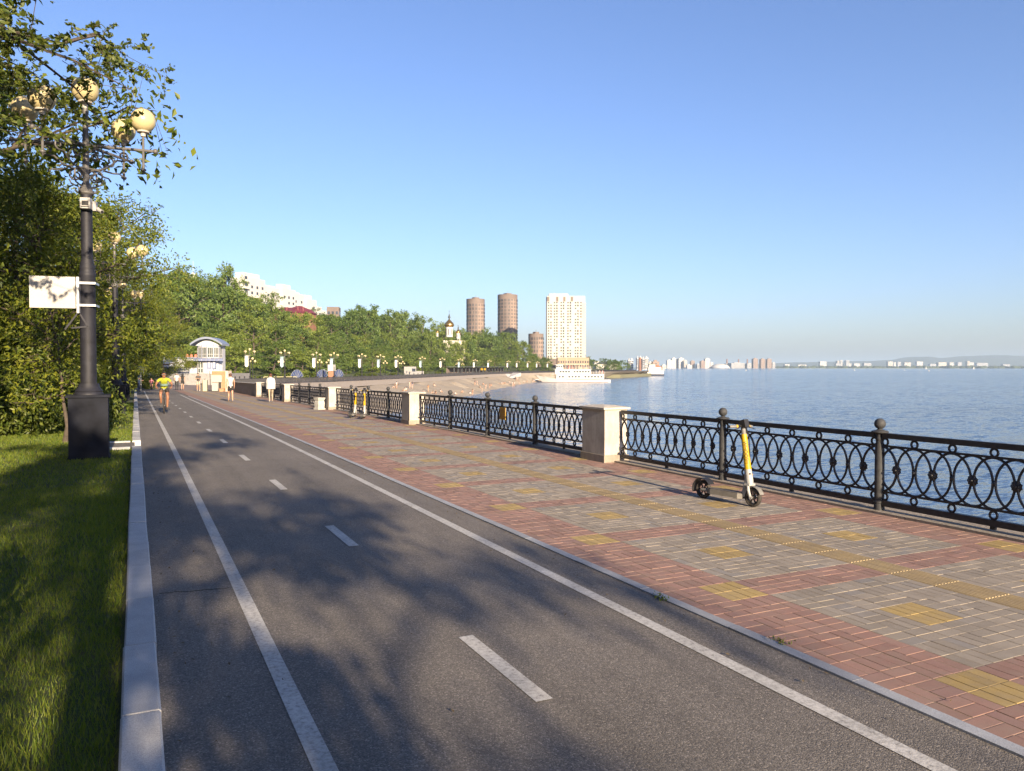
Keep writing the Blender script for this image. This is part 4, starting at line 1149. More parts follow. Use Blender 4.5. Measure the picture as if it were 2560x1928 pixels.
def person(label, loc, rz, pose, skin='skin', top='white', bottom='dark', shoe='black', sleeve='short', legs='long', hair='dark', style='short', h=1.70, sub=2, group=None, fingers=True, name='person'):
    base, reg, J = body_mesh(pose, sub)
    me = base.copy(); me.materials.clear()
    mats = [M[skin], CL[top] if top else M[skin], CL[bottom] if bottom else M[skin], CL[shoe] if shoe else M[skin]]
    for m_ in mats: me.materials.append(m_)
    R_ = dict(torso=1, waist=1, neck=0, head=0, sleeve=1, arm=0, forearm=0, hand=0, hip=2, thigh=2, knee=0, shin=0, ankle=0, foot=3)
    if sleeve == 'none': R_['sleeve'] = 0
    if sleeve == 'long': R_['arm'] = R_['forearm'] = 1
    if legs == 'long': R_['knee'] = R_['shin'] = R_['ankle'] = 2
    if legs == 'skirt': R_['knee'] = 0
    if legs == 'trunks': R_['thigh'] = 2
    if legs == 'bare': R_['thigh'] = 0
    if top is None: R_['torso'] = R_['sleeve'] = R_['waist'] = 0
    if style == 'bikini': R_['waist'] = 0; R_['sleeve'] = 0
    me.polygons.foreach_set('material_index', [R_[r] for r in reg]); me.polygons.foreach_set('use_smooth', [True]*len(reg)); me.update()
    t = thing(name, label, 'person', loc, rz, group); t.scale = (h/1.70,)*3
    o = bpy.data.objects.new('body', me); link(o, t)
    hd_ = Vector(J['hea'][:3]); up = (Vector(J['crn'][:3]) - Vector(J['chin'][:3])).normalized()
    b = MB(); b.ball((0,0,0), .108, 14, 9, (.92, 1.04, 1.0))
    keep = [(f, m) for f, m in zip(b.f, b.m) if sum(b.v[i][2] for i in f)/len(f) + .55*sum(b.v[i][1] for i in f)/len(f) > .0]
    b.f = [f for f, m in keep]; b.m = [0]*len(keep)
    if style in ('long', 'bikini'): b.path([(0,.06,-.0),(0,.085,-.10),(0,.075,-.22)], [.09,.085,.05], 10)
    q = Vector((0,0,1)).rotation_difference(up).to_matrix().to_4x4(); q.translation = hd_ + up*.016
    b.xform(q); b.build('hair', HAIR[hair], o, 60)
    if fingers:
        for n, s in (('l', 1), ('r', -1)):
            w, hnd = Vector(J['wr'+n][:3]), Vector(J['ha'+n][:3]); d = (hnd - w).normalized(); sd = d.cross(Vector((s,0,0)) if abs(d.x) < .8 else Vector((0,0,1))).normalized(); nn = d.cross(sd)
            b = MB()
            for k, L in enumerate((.062,.074,.07,.056)):
                p0 = hnd + sd*(k-1.5)*.017 + d*.015; p1 = p0 + d*L*.5 + nn*.004; p2 = p1 + d*L*.42 + nn*.02
                b.path([p0, p1, p2], [.0092,.0085,.006], 6)
            p0 = hnd - sd*.028 - d*.01; b.path([p0, p0 - sd*.018 + d*.03, p0 - sd*.018 + d*.055 + nn*.01], [.011,.010,.007], 6)
            b.build('fingers', M[skin], o, 60)
    return t

def bicycle(label, loc, rz, s=1.0, frame='dark', pedal=True):
    t = thing('bicycle', label, 'bicycle', loc, rz); t.scale = (s,)*3
    for y, nm in ((-.60,'wheel'), (.46,'wheel')):
        b = MB(); b.path([(0, y + .315*math.cos(a), .335 + .315*math.sin(a)) for a in [2*math.pi*i/30 for i in range(30)]], .026, 7, closed=True)
        w = b.build(nm, M['tyre'], t, 60)
        b = MB(); b.path([(0, y + .285*math.cos(a), .335 + .285*math.sin(a)) for a in [2*math.pi*i/30 for i in range(30)]], .011, 5, closed=True)
        b.tube((-.04,y,.335),(.04,y,.335),.022,.022,8)
        for k in range(14): a = k*2*math.pi/14; b.tube((.015*(-1)**k, y, .335), (0, y+.28*math.cos(a), .335+.28*math.sin(a)), .002, .002, 3)
        b.build('rim', M['steel'], w, 60)
    b = MB(); H = (0,-.42,.80); S_ = (0,.18,.80); BB = (0,.03,.30); HT = (0,-.45,.66)
    for p, q_, r in ((H,S_,.018),(HT,BB,.022),(S_,BB,.018),(H,HT,.022)): b.tube(p, q_, r, r, 8)
    for sx in (-.05,.05): b.tube((sx,.46,.335),(0,.03,.30),.011,.011,6); b.tube((sx,.46,.335),(0,.19,.78),.010,.010,6)
    b.build('frame', CL[frame], t, 60)
    b = MB()
    for sx in (-.055,.055): b.path([(0,-.455,.66),(sx,-.475,.62),(sx,-.60,.335)], [.02,.016,.012], 7)
    b.tube((0,-.42,.80),(0,-.41,.98),.016,.016,8); b.build('fork', CL['charcoal'], t, 60)
    b = MB(); b.path([(-.31,-.43,1.03),(-.15,-.42,1.01),(0,-.42,.99),(.15,-.42,1.01),(.31,-.43,1.03)], .014, 8); b.build('handlebar', M['black'], t, 60)
    b = MB(); b.ball((0,-.47,1.0), .03, 8, 6); b.build('headlight', M['white'], t, 60)
    b = MB(); b.tube((0,.18,.80),(0,.20,.92),.014,.014,8); b.build('seat_post', M['steel'], t, 60)
    b = MB(); b.ball((0,.22,.94), .10, 10, 6, (.7,1.25,.3)); b.build('saddle', M['black'], t, 60)
    b = MB(); b.lathe([(.001,-.004),(.09,-.004),(.09,.004),(.001,.004)], 18, (.05,.03,.30), 'x'); b.tube((.06,.03,.30),(.085,.10,.155),.011,.011,6); b.tube((-.06,.03,.30),(-.085,-.04,.445),.011,.011,6)
    b.obox((.12,.10,.15),(.09,.08,.022)); b.obox((-.12,-.04,.31),(.09,.08,.022)); b.build('crank', M['black'], t)
    return t
cy_, cx_ = 35.2, 1.12
RZC = R(-3)
bicycle('dark bicycle ridden towards the viewer by the man in lime shirt', (cx_, cy_, gz(cy_)), RZC, 1.0)
p = person('cyclist in lime yellow shirt and sunglasses riding towards the viewer', (cx_, cy_, gz(cy_) + .01), RZC, 'cycle', 'skintan', 'lime', 'dark', 'charcoal', 'short', 'trunks', 'dark', h=1.72, sub=2)
bd = [c for c in p.children if c.name.startswith('body')][0]
b = MB(); b.path([(-.088,-.17,1.575),(-.05,-.222,1.572),(0,-.235,1.572),(.05,-.222,1.572),(.088,-.17,1.575)], .012, 6); b.obox((-.042,-.222,1.568),(.06,.03,.036)); b.obox((.042,-.222,1.568),(.06,.03,.036)); b.build('sunglasses', M['black'], bd)
b = MB(); b.path([(0,-.215,1.56),(0,-.238,1.53),(0,-.22,1.518)], [.010,.017,.012], 6); b.build('nose', M['skintan'], bd, 60)
for s in (-1, 1): MB().ball((.094*s,-.12,1.555), .024, 8, 6, (.4,.8,1.2)).build('ear', M['skintan'], bd, 60)
b = MB(); b.lathe([(.152,1.095),(.157,1.15),(.150,1.215)], 18, (0,0,0)); b.xform(Matrix.Translation((0,.125,.0)) @ Matrix.Diagonal((1.0,.86,1.0,1.0))); b.build('shirt_print', CL['teal'], bd, 60)

bicycle('small bicycle ridden by the child in pink', (1.62, 88, gz(88)), 0, .72, 'pink')
person('child in pink shirt and cap riding a small bicycle', (1.62, 88, gz(88)), 0, 'cycle', 'skin', 'pink', 'charcoal', 'black', 'short', 'trunks', 'blond', h=1.24, fingers=False)
person('person in blue-grey shirt and dark trousers standing at the left kerb', (.42, 80.5, gz(80.5)), R(100), 'lean', 'skin', 'bluegrey', 'navy', 'black', 'short', 'long', 'dark', h=1.78)
person('man in white shirt and black trousers walking away', (3.9, 85.5, gz(85.5)), R(175), 'walk', 'skin', 'white', 'black', 'black', 'short', 'long', 'grey', h=1.74)
person('woman with long dark hair in a short black dress walking away', (4.42, 85.2, gz(85.2)), R(180), 'walk2', 'skin', 'black', 'black', 'sand', 'none', 'skirt', 'dark', 'long', h=1.66)
person('man in dark grey shirt and pale shorts holding something in both hands', (5.5, 79.4, gz(79.4)), R(-8), 'phone', 'skin', 'charcoal', 'sand', 'white', 'short', 'trunks', 'dark', h=1.7)
person('woman in white top and black shorts walking away up the promenade', (5.05, 47.8, gz(47.8)), R(178), 'walk', 'skin', 'white', 'black', 'sand', 'none', 'trunks', 'brown', h=1.63)
wp = person('woman in loose white shirt and beige trousers beside the railing', (6.95, 45.4, gz(45.4)), R(176), 'walk2', 'skin', 'white', 'beige', 'white', 'long', 'long', 'brown', h=1.62)
bd = [c for c in wp.children if c.name.startswith('body')][0]
b = MB(); b.lathe([(.27,.80),(.265,.95),(.235,1.15),(.205,1.32),(.12,1.43)], 16); b.xform(Matrix.Diagonal((1,.78,1,1))); b.build('shirt', CL['white'], bd, 60)

# notice board on a post at the left kerb
t = thing('notice_board', 'white notice board on a thin post above the person at the left kerb', 'sign', (.58, 79.6, gz(79.6)), R(12))
b = MB(); b.tube((0,0,-.1),(0,0,1.9),.03,.03,8); b.build('post', M['steel'], t, 60)
b = MB(); b.box(-.24,.24,-.05,-.03,1.72,2.36); b.build('panel', M['white'], t)
b = MB(); b.box(-.14,-.03,-.056,-.051,1.82,2.22); b.box(.02,.17,-.056,-.051,2.10,2.16); b.box(.02,.17,-.056,-.051,1.98,2.04); b.build('print', CL['charcoal'], t)

# ------------------------------------------------------------------ wooden kiosk cabinet and bins at the plaza
M['wood'] = pm('kiosk_wood', (.50,.28,.15), .7, 0, .18, 4, .2, 30); M['paleply'] = pm('pale_panel', (.62,.52,.44), .8, 0, .06, 2)
t = thing('wooden_kiosk', 'small wooden kiosk with white panels at the end of the promenade', 'kiosk', (6.5, 77.0, gz(77)), R(-26))
b = MB(); b.box(0,1.45,.05,.9,0,1.92); b.build('core', M['paleply'], t)
for k in range(15):
    z = .08 + k*.122; b = MB(); b.box(0 if z > 1.45 else .88, 1.28, -.002, .045, z, z+.105); b.build('slat', M['wood'], t)
b = MB(); b.box(.02,.95,-.10,-.02,.88,1.50); b.build('notice_panel', M['white'], t); b = MB(); b.box(.12,.66,-.30,-.03,.06,.80); b.build('freezer', M['white'], t); b = MB(); b.box(.68,.84,-.04,.04,.05,.84); b.build('opening', M['black'], t)
b = MB(); b.box(1.28,1.52,-.03,.92,0,1.93); b.build('end_panel', M['paleply'], t)
b = MB(); b.bar((-.08,-.1,0),(-.14,-.1,1.95),.05,.05); b.build('pole', CL['charcoal'], t)
b = MB(); b.box(.86,1.25,-.45,-.08,.0,.25); b.box(.80,1.30,-.5,-.06,.251,.29); b.build('bench', M['wood'], t)
t = thing('info_cabinet', 'tall pale yellow cabinet between the white bin and the kiosk', 'cabinet', (6.15, 80.2, gz(80.2)), R(-20))
b = MB(); b.box(-.16,.22,-.15,.2,0,1.05); b.build('body', pm('cabinet_cream', (.66,.60,.36), .6, 0, .05), t); b = MB(); b.box(-.22,-.165,-.12,.2,0,1.02); b.build('side_panel', CL['charcoal'], t); b = MB(); b.tube((0,0,1.05),(0,0,1.2),.03,.03,6); b.build('spout', M['black'], t)

# ------------------------------------------------------------------ pavilion with the arched roof
M['plaster'] = pm('pavilion_white', (.52,.54,.58), .7, 0, .05, 1.5); M['bluetrim'] = pm('pavilion_blue_trim', (.22,.26,.40), .5, 0, .08, 2)
M['roofblue'] = pm('pavilion_roof_metal', (.27,.31,.40), .4, .2, .08, 1.5); M['glass'] = pm('window_glass', (.06,.08,.08), .08, 0, .3, .7, spec=.8); M['banner'] = pm('banner_navy', (.02,.03,.07), .7, 0, .3, 1)
M['stonewall'] = stucco_mat('retaining_wall_stone', (.33,.32,.31)); M['terracotta'] = pm('terracotta', (.50,.17,.10), .7, 0, .2, 3)
PV = (8.3, 127.2); zt = .78
t = thing('pavilion', 'white and blue pavilion with arched roof behind the plaza', 'building', (PV[0] + .2, PV[1], zt), R(-22)); t.scale = (.9,.9,.97)
# retaining terrace
b = MB(); b.box(-9.5, 6.5, -3.4, 9, -2.0, 0); b.build('terrace', M['stonewall'], t)
# two-storey glazed bay, faceted front
bay = [(0,.9),(.35,.2),(1.1,-.25),(2.0,-.45),(3.0,-.25),(3.75,.2),(4.1,.9),(4.1,2.6),(0,2.6)]
b = MB(); b.prism(bay, 0.002, 4.35); b.build('wall', M['plaster'], t)
nf = 6
for k in range(nf):
    (xa, ya), (xb, yb) = bay[k], bay[k+1]; d = Vector((xb-xa, yb-ya, 0)); L = d.length; d.normalize(); n = Vector((d.y, -d.x, 0)); o = Vector((xa, ya, 0))
    def quad(u0, u1, z0, z1, off, mb):
        p = [o + d*(u0*L) + n*off, o + d*(u1*L) + n*off]
        mb.add([(p[0].x,p[0].y,z0),(p[1].x,p[1].y,z0),(p[1].x,p[1].y,z1),(p[0].x,p[0].y,z1)], [(0,1,2,3)]); 
        q = [v - n*.03 for v in p]
        mb.add([(p[0].x,p[0].y,z0),(p[1].x,p[1].y,z0),(p[1].x,p[1].y,z1),(p[0].x,p[0].y,z1),(q[0].x,q[0].y,z0),(q[1].x,q[1].y,z0),(q[1].x,q[1].y,z1),(q[0].x,q[0].y,z1)], [(1,0,4,5),(2,1,5,6),(3,2,6,7),(0,3,7,4)])
    b = MB(); quad(.08,.92,2.55,4.05,.03,b); w = b.build('window', M['glass'], t)
    b = MB()
    for u in (.08,.36,.64,.92): quad(u-.035,u+.035,2.5,4.1,.06,b)
    for z in (2.5,2.98,4.05): quad(.045,.955,z,z+.07,.07,b)
    b.build('frame', M['white'], w)
    b = MB(); b.tube((xa,ya,0),(xa,ya,4.6),.07,.07,8); b.build('corner_post', M['bluetrim'], t, 60)
for (x0, x1, y) in ((.42,1.35,-.40),):
    b = MB(); b.box(x0,x1,y-.03,y+.6,.002,2.0); dr = b.build('door', M['white'], t)
    for u in (x0+.12, x0+.56): 
        for z0, z1 in ((.15,.75),(.9,1.85)): MB().box(u,u+.26,y-.035,y-.031,z0,z1).build('pane', M['glass'], dr)
for x0 in (2.05, 2.85):
    b = MB(); b.box(x0,x0+.55,-.52,.5,.75,2.05); w = b.build('window', M['bluetrim'], t); MB().box(x0+.16,x0+.40,-.53,-.521,.95,1.95).build('pane', M['plaster'], w)
# arched roof
def arc_roof(x0, x1, y0, y1, zs, rise_, th, n=16):
    b = MB(); vs = []; fs = []
    for i in range(n+1):
        u = i/n; x = x0 + (x1-x0)*u; z = zs + rise_*(1-(2*u-1)**2)
        vs += [(x,y0,z),(x,y1,z),(x,y0,z+th),(x,y1,z+th)]
        if i: o = 4*i; fs += [(o-4,o,o+1,o-3)[::-1],(o-2,o+2,o+3,o-1),(o-4,o,o+2,o-2),(o-3,o-1,o+3,o+1)]
    fs += [(0,2,3,1),(4*n,4*n+1,4*n+3,4*n+2)]; return b.add(vs, fs)
arc_roof(-.6, 4.7, -1.1, 3.0, 4.35, 1.05, .32).build('roof', M['roofblue'], t)
b = MB(); arcp = [(.0 + 4.1*i/10, 4.35 + .95*(1-(2*i/10-1)**2)*.9) for i in range(11)]
b.add([(x, -.2, 4.35) for x, z in arcp] + [(x, -.2, z) for x, z in arcp], [(i, i+1, 12+i, 11+i) for i in range(10)]); b.build('gable', M['plaster'], t)
# glazed canopy
b = MB(); vs = []; fs = []; n = 18; m = 5
for i in range(n+1):
    u = i/n; xx = -.05 + 4.9*u
    for j in range(m+1):
        a = j/m*math.pi/2; vs.append((xx, -.35 - .95*math.sin(a), 1.98 + .42*math.cos(a)))
        if i and j: o = i*(m+1)+j; fs.append((o-1-(m+1), o-(m+1), o, o-1))
b.add(vs, fs); cn = b.build('canopy', M['bluetrim'], t, 60)
for k in range(8):
    xx = -.05 + 4.9*k/7; b = MB(); b.path([(xx, -.35 - .97*math.sin(j/5*math.pi/2), 1.985 + .44*math.cos(j/5*math.pi/2)) for j in range(6)], .03, 5); b.build('canopy_rib', M['white'], cn, 60)
# low wing to the left
b = MB(); b.box(-7.5,-.02,1.2,4.5,.002,2.35); b.build('wing', M['plaster'], t)
b = MB(); b.box(-7.7,-.03,.9,6.6,2.355,2.55); b.build('wing_roof', M['roofblue'], t)
b = MB(); b.box(-2.2,-.25,1.1,1.19,.9,2.05); sg = b.build('dark_sign', pm('sign_charcoal', (.05,.045,.045), .6, 0, .2), t)
b = MB(); b.lathe([(.001,-.48),(.10,-.42),(.21,-.05),(.18,.2),(.08,.42),(.001,.44)], 14, (-1.2, 1.06, 1.42)); b.xform(Matrix.Translation((0,1.06,0)) @ Matrix.Diagonal((1,.12,1,1)) @ Matrix.Translation((0,-1.06,0))); b.build('vase_emblem', CL['white'], sg, 60)
for k in range(3):
    b = MB(); b.lathe([(.0001,2.56),(.26,2.56),(.28,2.75),(.20,2.95),(.16,3.05),(.0001,3.05)], 12, (-1.9+k*.72, 1.3, 0)); b.build('terracotta_pot', M['terracotta'], t, 60)
b = MB(); b.box(-8.2,-.0,-3.2,-3.14,.05,1.02); bn = b.build('terrace_banner', M['banner'], t)
rg = random.Random(9); b = MB()
for row in (.66, .26):
    x = -2.1
    while x < -.25:
        w = rg.uniform(.10,.2); b.box(x, x+.035, -3.215, -3.205, row, row+.24); b.box(x+.036, x+w, -3.215, -3.205, row+.2, row+.24); b.box(x+w-.035, x+w, -3.215, -3.205, row, row+.198); x += w + .06
b.build('banner_lettering', CL['white'], bn)
b = MB()
for k in range(17): b.box(-8.2+k*.5,-8.16+k*.5,-3.13,-3.09,0.003,1.1)
b.box(-8.2,0,-3.13,-3.09,1.101,1.15); b.build('terrace_rail', M['lampiron'], t)
# ------------------------------------------------------------------ far embankment: railing, lamps, hedges
def epoint(l):      # point on the embankment edge by arc length from index i0
    return EP[min(len(EP)-1, max(0, int(round(l))))]
rail_iron = M['lampiron']; i = i0 + 4; k = 0
SEC = 7
while i + SEC < len(EP) - 14:
    p0 = EP[i]
    t = thing('embankment_railing', 'grey iron railing on the far curved embankment above the beach', 'railing', (p0[0], p0[1], gz(p0[1])), group='railings of the far embankment')
    b = MB(); c = MB()
    for j in range(SEC):
        a, d_ = EP[i+j], EP[i+j+1]; A = Vector((a[0]-p0[0], a[1]-p0[1], gz(a[1])-gz(p0[1]))) + Vector((EN[i+j][0], EN[i+j][1], 0))*.25
        B_ = Vector((d_[0]-p0[0], d_[1]-p0[1], gz(d_[1])-gz(p0[1]))) + Vector((EN[i+j+1][0], EN[i+j+1][1], 0))*.25
        b.bar(A + Vector((0,0,.93)), B_ + Vector((0,0,.93)), .07, .07); b.bar(A + Vector((0,0,.12)), B_ + Vector((0,0,.12)), .06, .06)
        for q in range(11):
            P_ = A.lerp(B_, q/11); b.obox(P_ + Vector((0,0,.52)), (.11,.11,.8))
        c.obox(A + Vector((0,0,.55)), (.14,.14,1.2)); c.ball(tuple(A + Vector((0,0,1.22))), .1, 8, 5)
    b.build('bars', rail_iron, t)['kind'] = 'stuff'; c.build('posts', rail_iron, t)['kind'] = 'stuff'
    i += SEC; k += 1

def banner(parent, mat):
    b = MB(); b.prism([(-.95,-.02),(-.28,-.02),(-.28,.02),(-.95,.02)], 3.55, 5.55)
    vs = [(-.95,-.02,3.55),(-.28,-.02,3.55),(-.28,.02,3.55),(-.95,.02,3.55),(-.615,-.02,3.25),(-.615,.02,3.25)]
    b.add(vs, [(0,1,4),(2,3,5),(0,4,5,3),(4,1,2,5)]); b.tube((-1.0,0,5.56),(0,0,5.56),.03,.03,6)
    return b.build('banner', mat, parent)
M['bannerwhite'] = pm('banner_white', (.75,.75,.74), .8, 0, .05, 1.2); M['bannerblue'] = pm('banner_blue_print', (.35,.48,.55), .8, 0, .45, 1.6)
FL = [(18.2,137.5),(25.0,143.5),(33.4,156.5),(37.6,159.5),(46.4,170.5),(53.6,180.5),(61.0,190),(75.2,212),(89.5,233.5),(103.5,252.5),(119.5,276.5),(135,297.5),(156,322.5),(166,333),(178,345),(190,358),(204,372)]
LFAR = None
WORDS = ['first','second','third','fourth','fifth','sixth','seventh','eighth','ninth','tenth','eleventh','twelfth','thirteenth','fourteenth','fifteenth','sixteenth','seventeenth']
for i, (x, y) in enumerate(FL):
    s, _ = inland(x, y)
    lab = '%s five-globe lamp post along the far embankment counted from the pavilion' % WORDS[i]
    loc = (x - .5, y + .4, gz(y))
    if LFAR is None:
        LFAR = lamp_post(lab, loc, 'banner lamp posts of the far embankment', detail=False); LFAR.scale = (.85,)*3; LFAR.rotation_euler = (0,0,R(-20)); o = LFAR
        BW = banner(LFAR, M['bannerwhite'])
    else:
        o = dup(LFAR, loc, R(-20), lab, scale=.85)
        bn = [c for c in o.children if c.name.startswith('banner')][0]
        if i in (1,3,5,7,9): bn.material_slots[0].link = 'OBJECT'; bn.material_slots[0].material = M['bannerblue']
def small_lamp(label, loc):
    t = thing('park_lamp', label, 'lamp post', loc, R(-20), 'three-globe park lamps')
    b = MB(); b.tube((0,0,-.3),(0,0,4.2),.07,.05,8); b.build('pole', M['lampiron'], t, 60)
    b = MB(); b.tube((-.45,0,3.7),(.45,0,3.7),.03,.03,6); b.build('arm', M['lampiron'], t, 60)
    for x, z in ((-.45,3.95),(.45,3.95),(0,4.45)): MB().ball((x,0,z),.24,12,8).build('globe', M['globe'], t, 60)
    return t
PL = None
for i, (x, y) in enumerate([(20,152),(26.5,160),(38,178),(40.5,180),(60,200),(66,208),(72,222),(128,318),(134,326)]):
    lab = '%s three-globe lamp among the hedges behind the embankment' % WORDS[i]
    if PL is None: PL = small_lamp(lab, (x, y, hillz(x, y)))
    else: dup(PL, (x, y, hillz(x, y)), R(-20), lab)
# hedge line inland of the promenade
rg = random.Random(31); i = i0 + 18; n = 0
while i < len(EP) - 40:
    p, q = EP[i], EN[i]; s = 16.6 + rg.uniform(-.3,1.6)
    x, y = p[0] + q[0]*s, p[1] + q[1]*s; k = rg.uniform(.9,1.35)
    if y < 205 or rg.random() < .6:
        bush('hedge_bush', 'rounded hedge bush lining the far promenade below the wooded slope', BF[n % 2], (x, y, hillz(x, y) - .1), (1.9*k, 1.9*k, 1.25*k), n*1.1, 'hedge along the far promenade'); n += 1
    i += 1 if y < 200 else 2

# ------------------------------------------------------------------ trees of the wooded slope
TH = [tree_mesh(101, 11.5, 1.6, 5.0, 3400, .50, M['leafH'], False, 12, 6, 3, .26, out=1.2), tree_mesh(102, 10.0, 1.2, 5.2, 3400, .50, M['leafH'], False, 11, 6, 3, .26, out=1.2),
      tree_mesh(103, 13.0, 2.2, 4.8, 3600, .48, M['leafH'], False, 13, 6, 3, .26, out=1.2), tree_mesh(104, 9.0, .9, 4.6, 3200, .5, M['leafH'], False, 11, 6, 3, .28, out=1.2)]
rg = random.Random(77); placed = []; tries = 0
def bearing_px(x, y):
    yw = R(25.977); d = x*math.sin(yw) + y*math.cos(yw); r_ = x*math.cos(yw) - y*math.sin(yw)
    return 1280 + 1940*r_/d, d
# height of the ridge line seen across the wood, as an angle profile measured on the place: (bearing, tangent of elevation)
RIDGE = [(440,.128),(480,.115),(508,.108),(560,.097),(590,.095),(617,.091),(652,.083),(698,.071),(740,.073),(780,.075),(807,.067),(861,.068),(915,.079),(931,.080),(978,.0745),(1030,.065),(1060,.067),(1087,.066),(1100,.056),(1120,.052),(1158,.043),(1198,.051),(1252,.0515),(1280,.046),(1307,.034),(1331,.021),(1370,.012)]
rx_, ry_ = [q[0] for q in RIDGE], [q[1] for q in RIDGE]
TOPS = [11.5, 10.0, 13.0, 9.0]
while tries < 30000 and len(placed) < 270:
    tries += 1
    e = rg.randrange(i0 + 12, len(EP) - 30); s = 25 + 85*rg.random()
    x, y = EP[e][0] + EN[e][0]*s + rg.uniform(-2,2), EP[e][1] + EN[e][1]*s
    px, d = bearing_px(x, y)
    if px < 440 or px > 1370 or d < 120: continue
    mn = 5.6 + .011*d + (2.0 if s > 75 else 0)
    if any((x-a)**2 + (y-b)**2 < mn*mn for a, b in placed): continue
    placed.append((x, y)); z = hillz(x, y) - .3
    k = rg.randrange(4); sc = rg.uniform(.85, 1.15)*(1.0 if s > 38 else .72)
    lim = (1.75 + d*(float(np.interp(px, rx_, ry_)) - rg.uniform(-.001, .004)) - z)/TOPS[k]*1.05
    if s > 56: sc = min(2.1, max(.75, lim))
    else: sc = min(sc, max(.5, lim))
    w = (.5*sc + .5)*rg.uniform(1.0, 1.2)
    tree('slope_tree', 'leafy green tree in the dense wood covering the slope', TH[k], (x, y, z), rg.uniform(0,6.28), (w, w, sc), 'trees of the wooded slope')
def slope_tree(x, y, k, sc, label, sx=1.0):
    return tree('slope_tree', label, TH[k], (x, y, hillz(x, y) - .3), x % 6.28, (sc*sx, sc*sx, sc), 'trees of the wooded slope')
def ridge_tree(px, d, tan, meshes, H, w, label, rz=.4):
    r_ = (px-1280)/1940*d; yw = R(25.977); x, y = d*math.sin(yw) + r_*math.cos(yw), d*math.cos(yw) - r_*math.sin(yw)
    z = hillz(x, y) - .3; sc = (1.75 + d*tan - z)/H
    return tree('slope_tree', label, meshes, (x, y, z), rz, (w, w, sc), 'trees of the wooded slope')
ridge_tree(556, 235, .131, TH[2], 12.6, 1.3, 'tall round-headed tree standing above the slope left of the white flats')
ridge_tree(545, 240, .119, TH[0], 11.2, 1.15, 'companion tree just left of the tallest tree on the slope', 2.0)
ridge_tree(572, 240, .117, TH[1], 9.8, 1.1, 'companion tree just right of the tallest tree on the slope', 3.0)
ridge_tree(768, 272, .0715, TH[1], 9.8, 1.25, 'broad tree hiding the walls below the right end of the plum roof', 1.1)
SP = tree_mesh(201, 16.0, 3.5, 4.2, 1500, .5, M['leafH'], True, 12, 5, 3, .3)
ridge_tree(683, 262, .1055, SP, 15.8, 1.25, 'thin see-through tree in front of the white flats')
for x, y, k, s, l in ((123,338,0,1.05,'round tree in the wood just left of the golden dome'), (130,345,1,1.15,'round tree in front of the church porch'), (136.5,347,3,1.2,'low tree hiding the church wall'), (143,350,1,1.1,'low tree below the small right dome of the church'), (149,356,0,1.0,'tree right of the church below the lower round tower')):
    px, d = bearing_px(x, y); z = hillz(x, y) - .3; sc = min(1.6, max(.6, (1.75 + d*(float(np.interp(px, rx_, ry_)) + .001) - z)/TOPS[k]))
    tree('slope_tree', l, TH[k], (x, y, z), x % 6.28, (1.15, 1.15, sc), 'trees of the wooded slope')
# ------------------------------------------------------------------ buildings
M['flatwhite'] = pm('white_flats_render', (.60,.59,.57), .8, 0, .05, .12); M['creamwall'] = pm('cream_wall', (.56,.525,.46), .8, 0, .06, .1)
M['brownwall'] = pm('brown_brick', (.19,.148,.128), .8, 0, .12, .2); M['brownlight'] = pm('light_brown_brick', (.30,.222,.18), .8, 0, .1, .2)
M['greywall'] = pm('grey_wall', (.42,.43,.45), .8, 0, .1, .1); M['darkroof'] = pm('dark_roof', (.07,.08,.085), .7, 0, .2, .5)
M['redroof'] = pm('plum_roof', (.17,.035,.05), .6, 0, .15, .4); M['orangewall'] = pm('orange_brick', (.36,.17,.10), .8, 0, .12, .3)
M['gold'] = pm('gilded_dome', (.62,.40,.14), .28, .9, .1, .6); M['winglass'] = pm('far_window_glass', (.055,.065,.085), .15, 0, .4, .4)
M['brickstack'] = pm('chimney_brick', (.25,.13,.09), .9, 0, .15, .3)

def windows_on(mb, O, X, Nn, w, h0, h1, cols, floors, ww, wh, skip=0.0, seed=1, off=.06):
    """window boxes on a facade: O origin at base corner, X unit vector along the wall, Nn outward normal"""
    rg = random.Random(seed); fh = (h1-h0)/floors; cwid = w/cols
    for f in range(floors):
        for c in range(cols):
            if rg.random() < skip: continue
            p = O + X*(c*cwid + (cwid-ww)/2) + Vector((0,0,h0 + f*fh + (fh-wh)/2))
            q = p + X*ww; a = Nn*off; d = Vector((0,0,wh))
            mb.add([p-a*.5, q-a*.5, q-a*.5+d, p-a*.5+d, p+a, q+a, q+a+d, p+a+d], [(4,5,6,7),(0,1,5,4),(1,2,6,5),(2,3,7,6),(3,0,4,7)])
    return mb
def block(parent, x0, x1, y0, y1, z0, z1, mat, cols, floors, ww, wh, sides='fr', name='wall', skip=0.0, seed=1, hb=1.0, ht=1.0):
    MB().box(x0, x1, y0, y1, z0, z1).build(name, mat, parent)
    b = MB()
    if 'f' in sides: windows_on(b, Vector((x0,y0,0)), Vector((1,0,0)), Vector((0,-1,0)), x1-x0, z0+hb, z1-ht, cols, floors, ww, wh, skip, seed)
    if 'r' in sides: windows_on(b, Vector((x1,y0,0)), Vector((0,1,0)), Vector((1,0,0)), y1-y0, z0+hb, z1-ht, max(2, int(cols*(y1-y0)/(x1-x0))), floors, ww, wh, skip, seed+1)
    if 'l' in sides: windows_on(b, Vector((x0,y1,0)), Vector((0,-1,0)), Vector((-1,0,0)), y1-y0, z0+hb, z1-ht, max(2, int(cols*(y1-y0)/(x1-x0))), floors, ww, wh, skip, seed+2)
    o = b.build('windows', M['winglass'], parent); o['kind'] = 'stuff'; return o

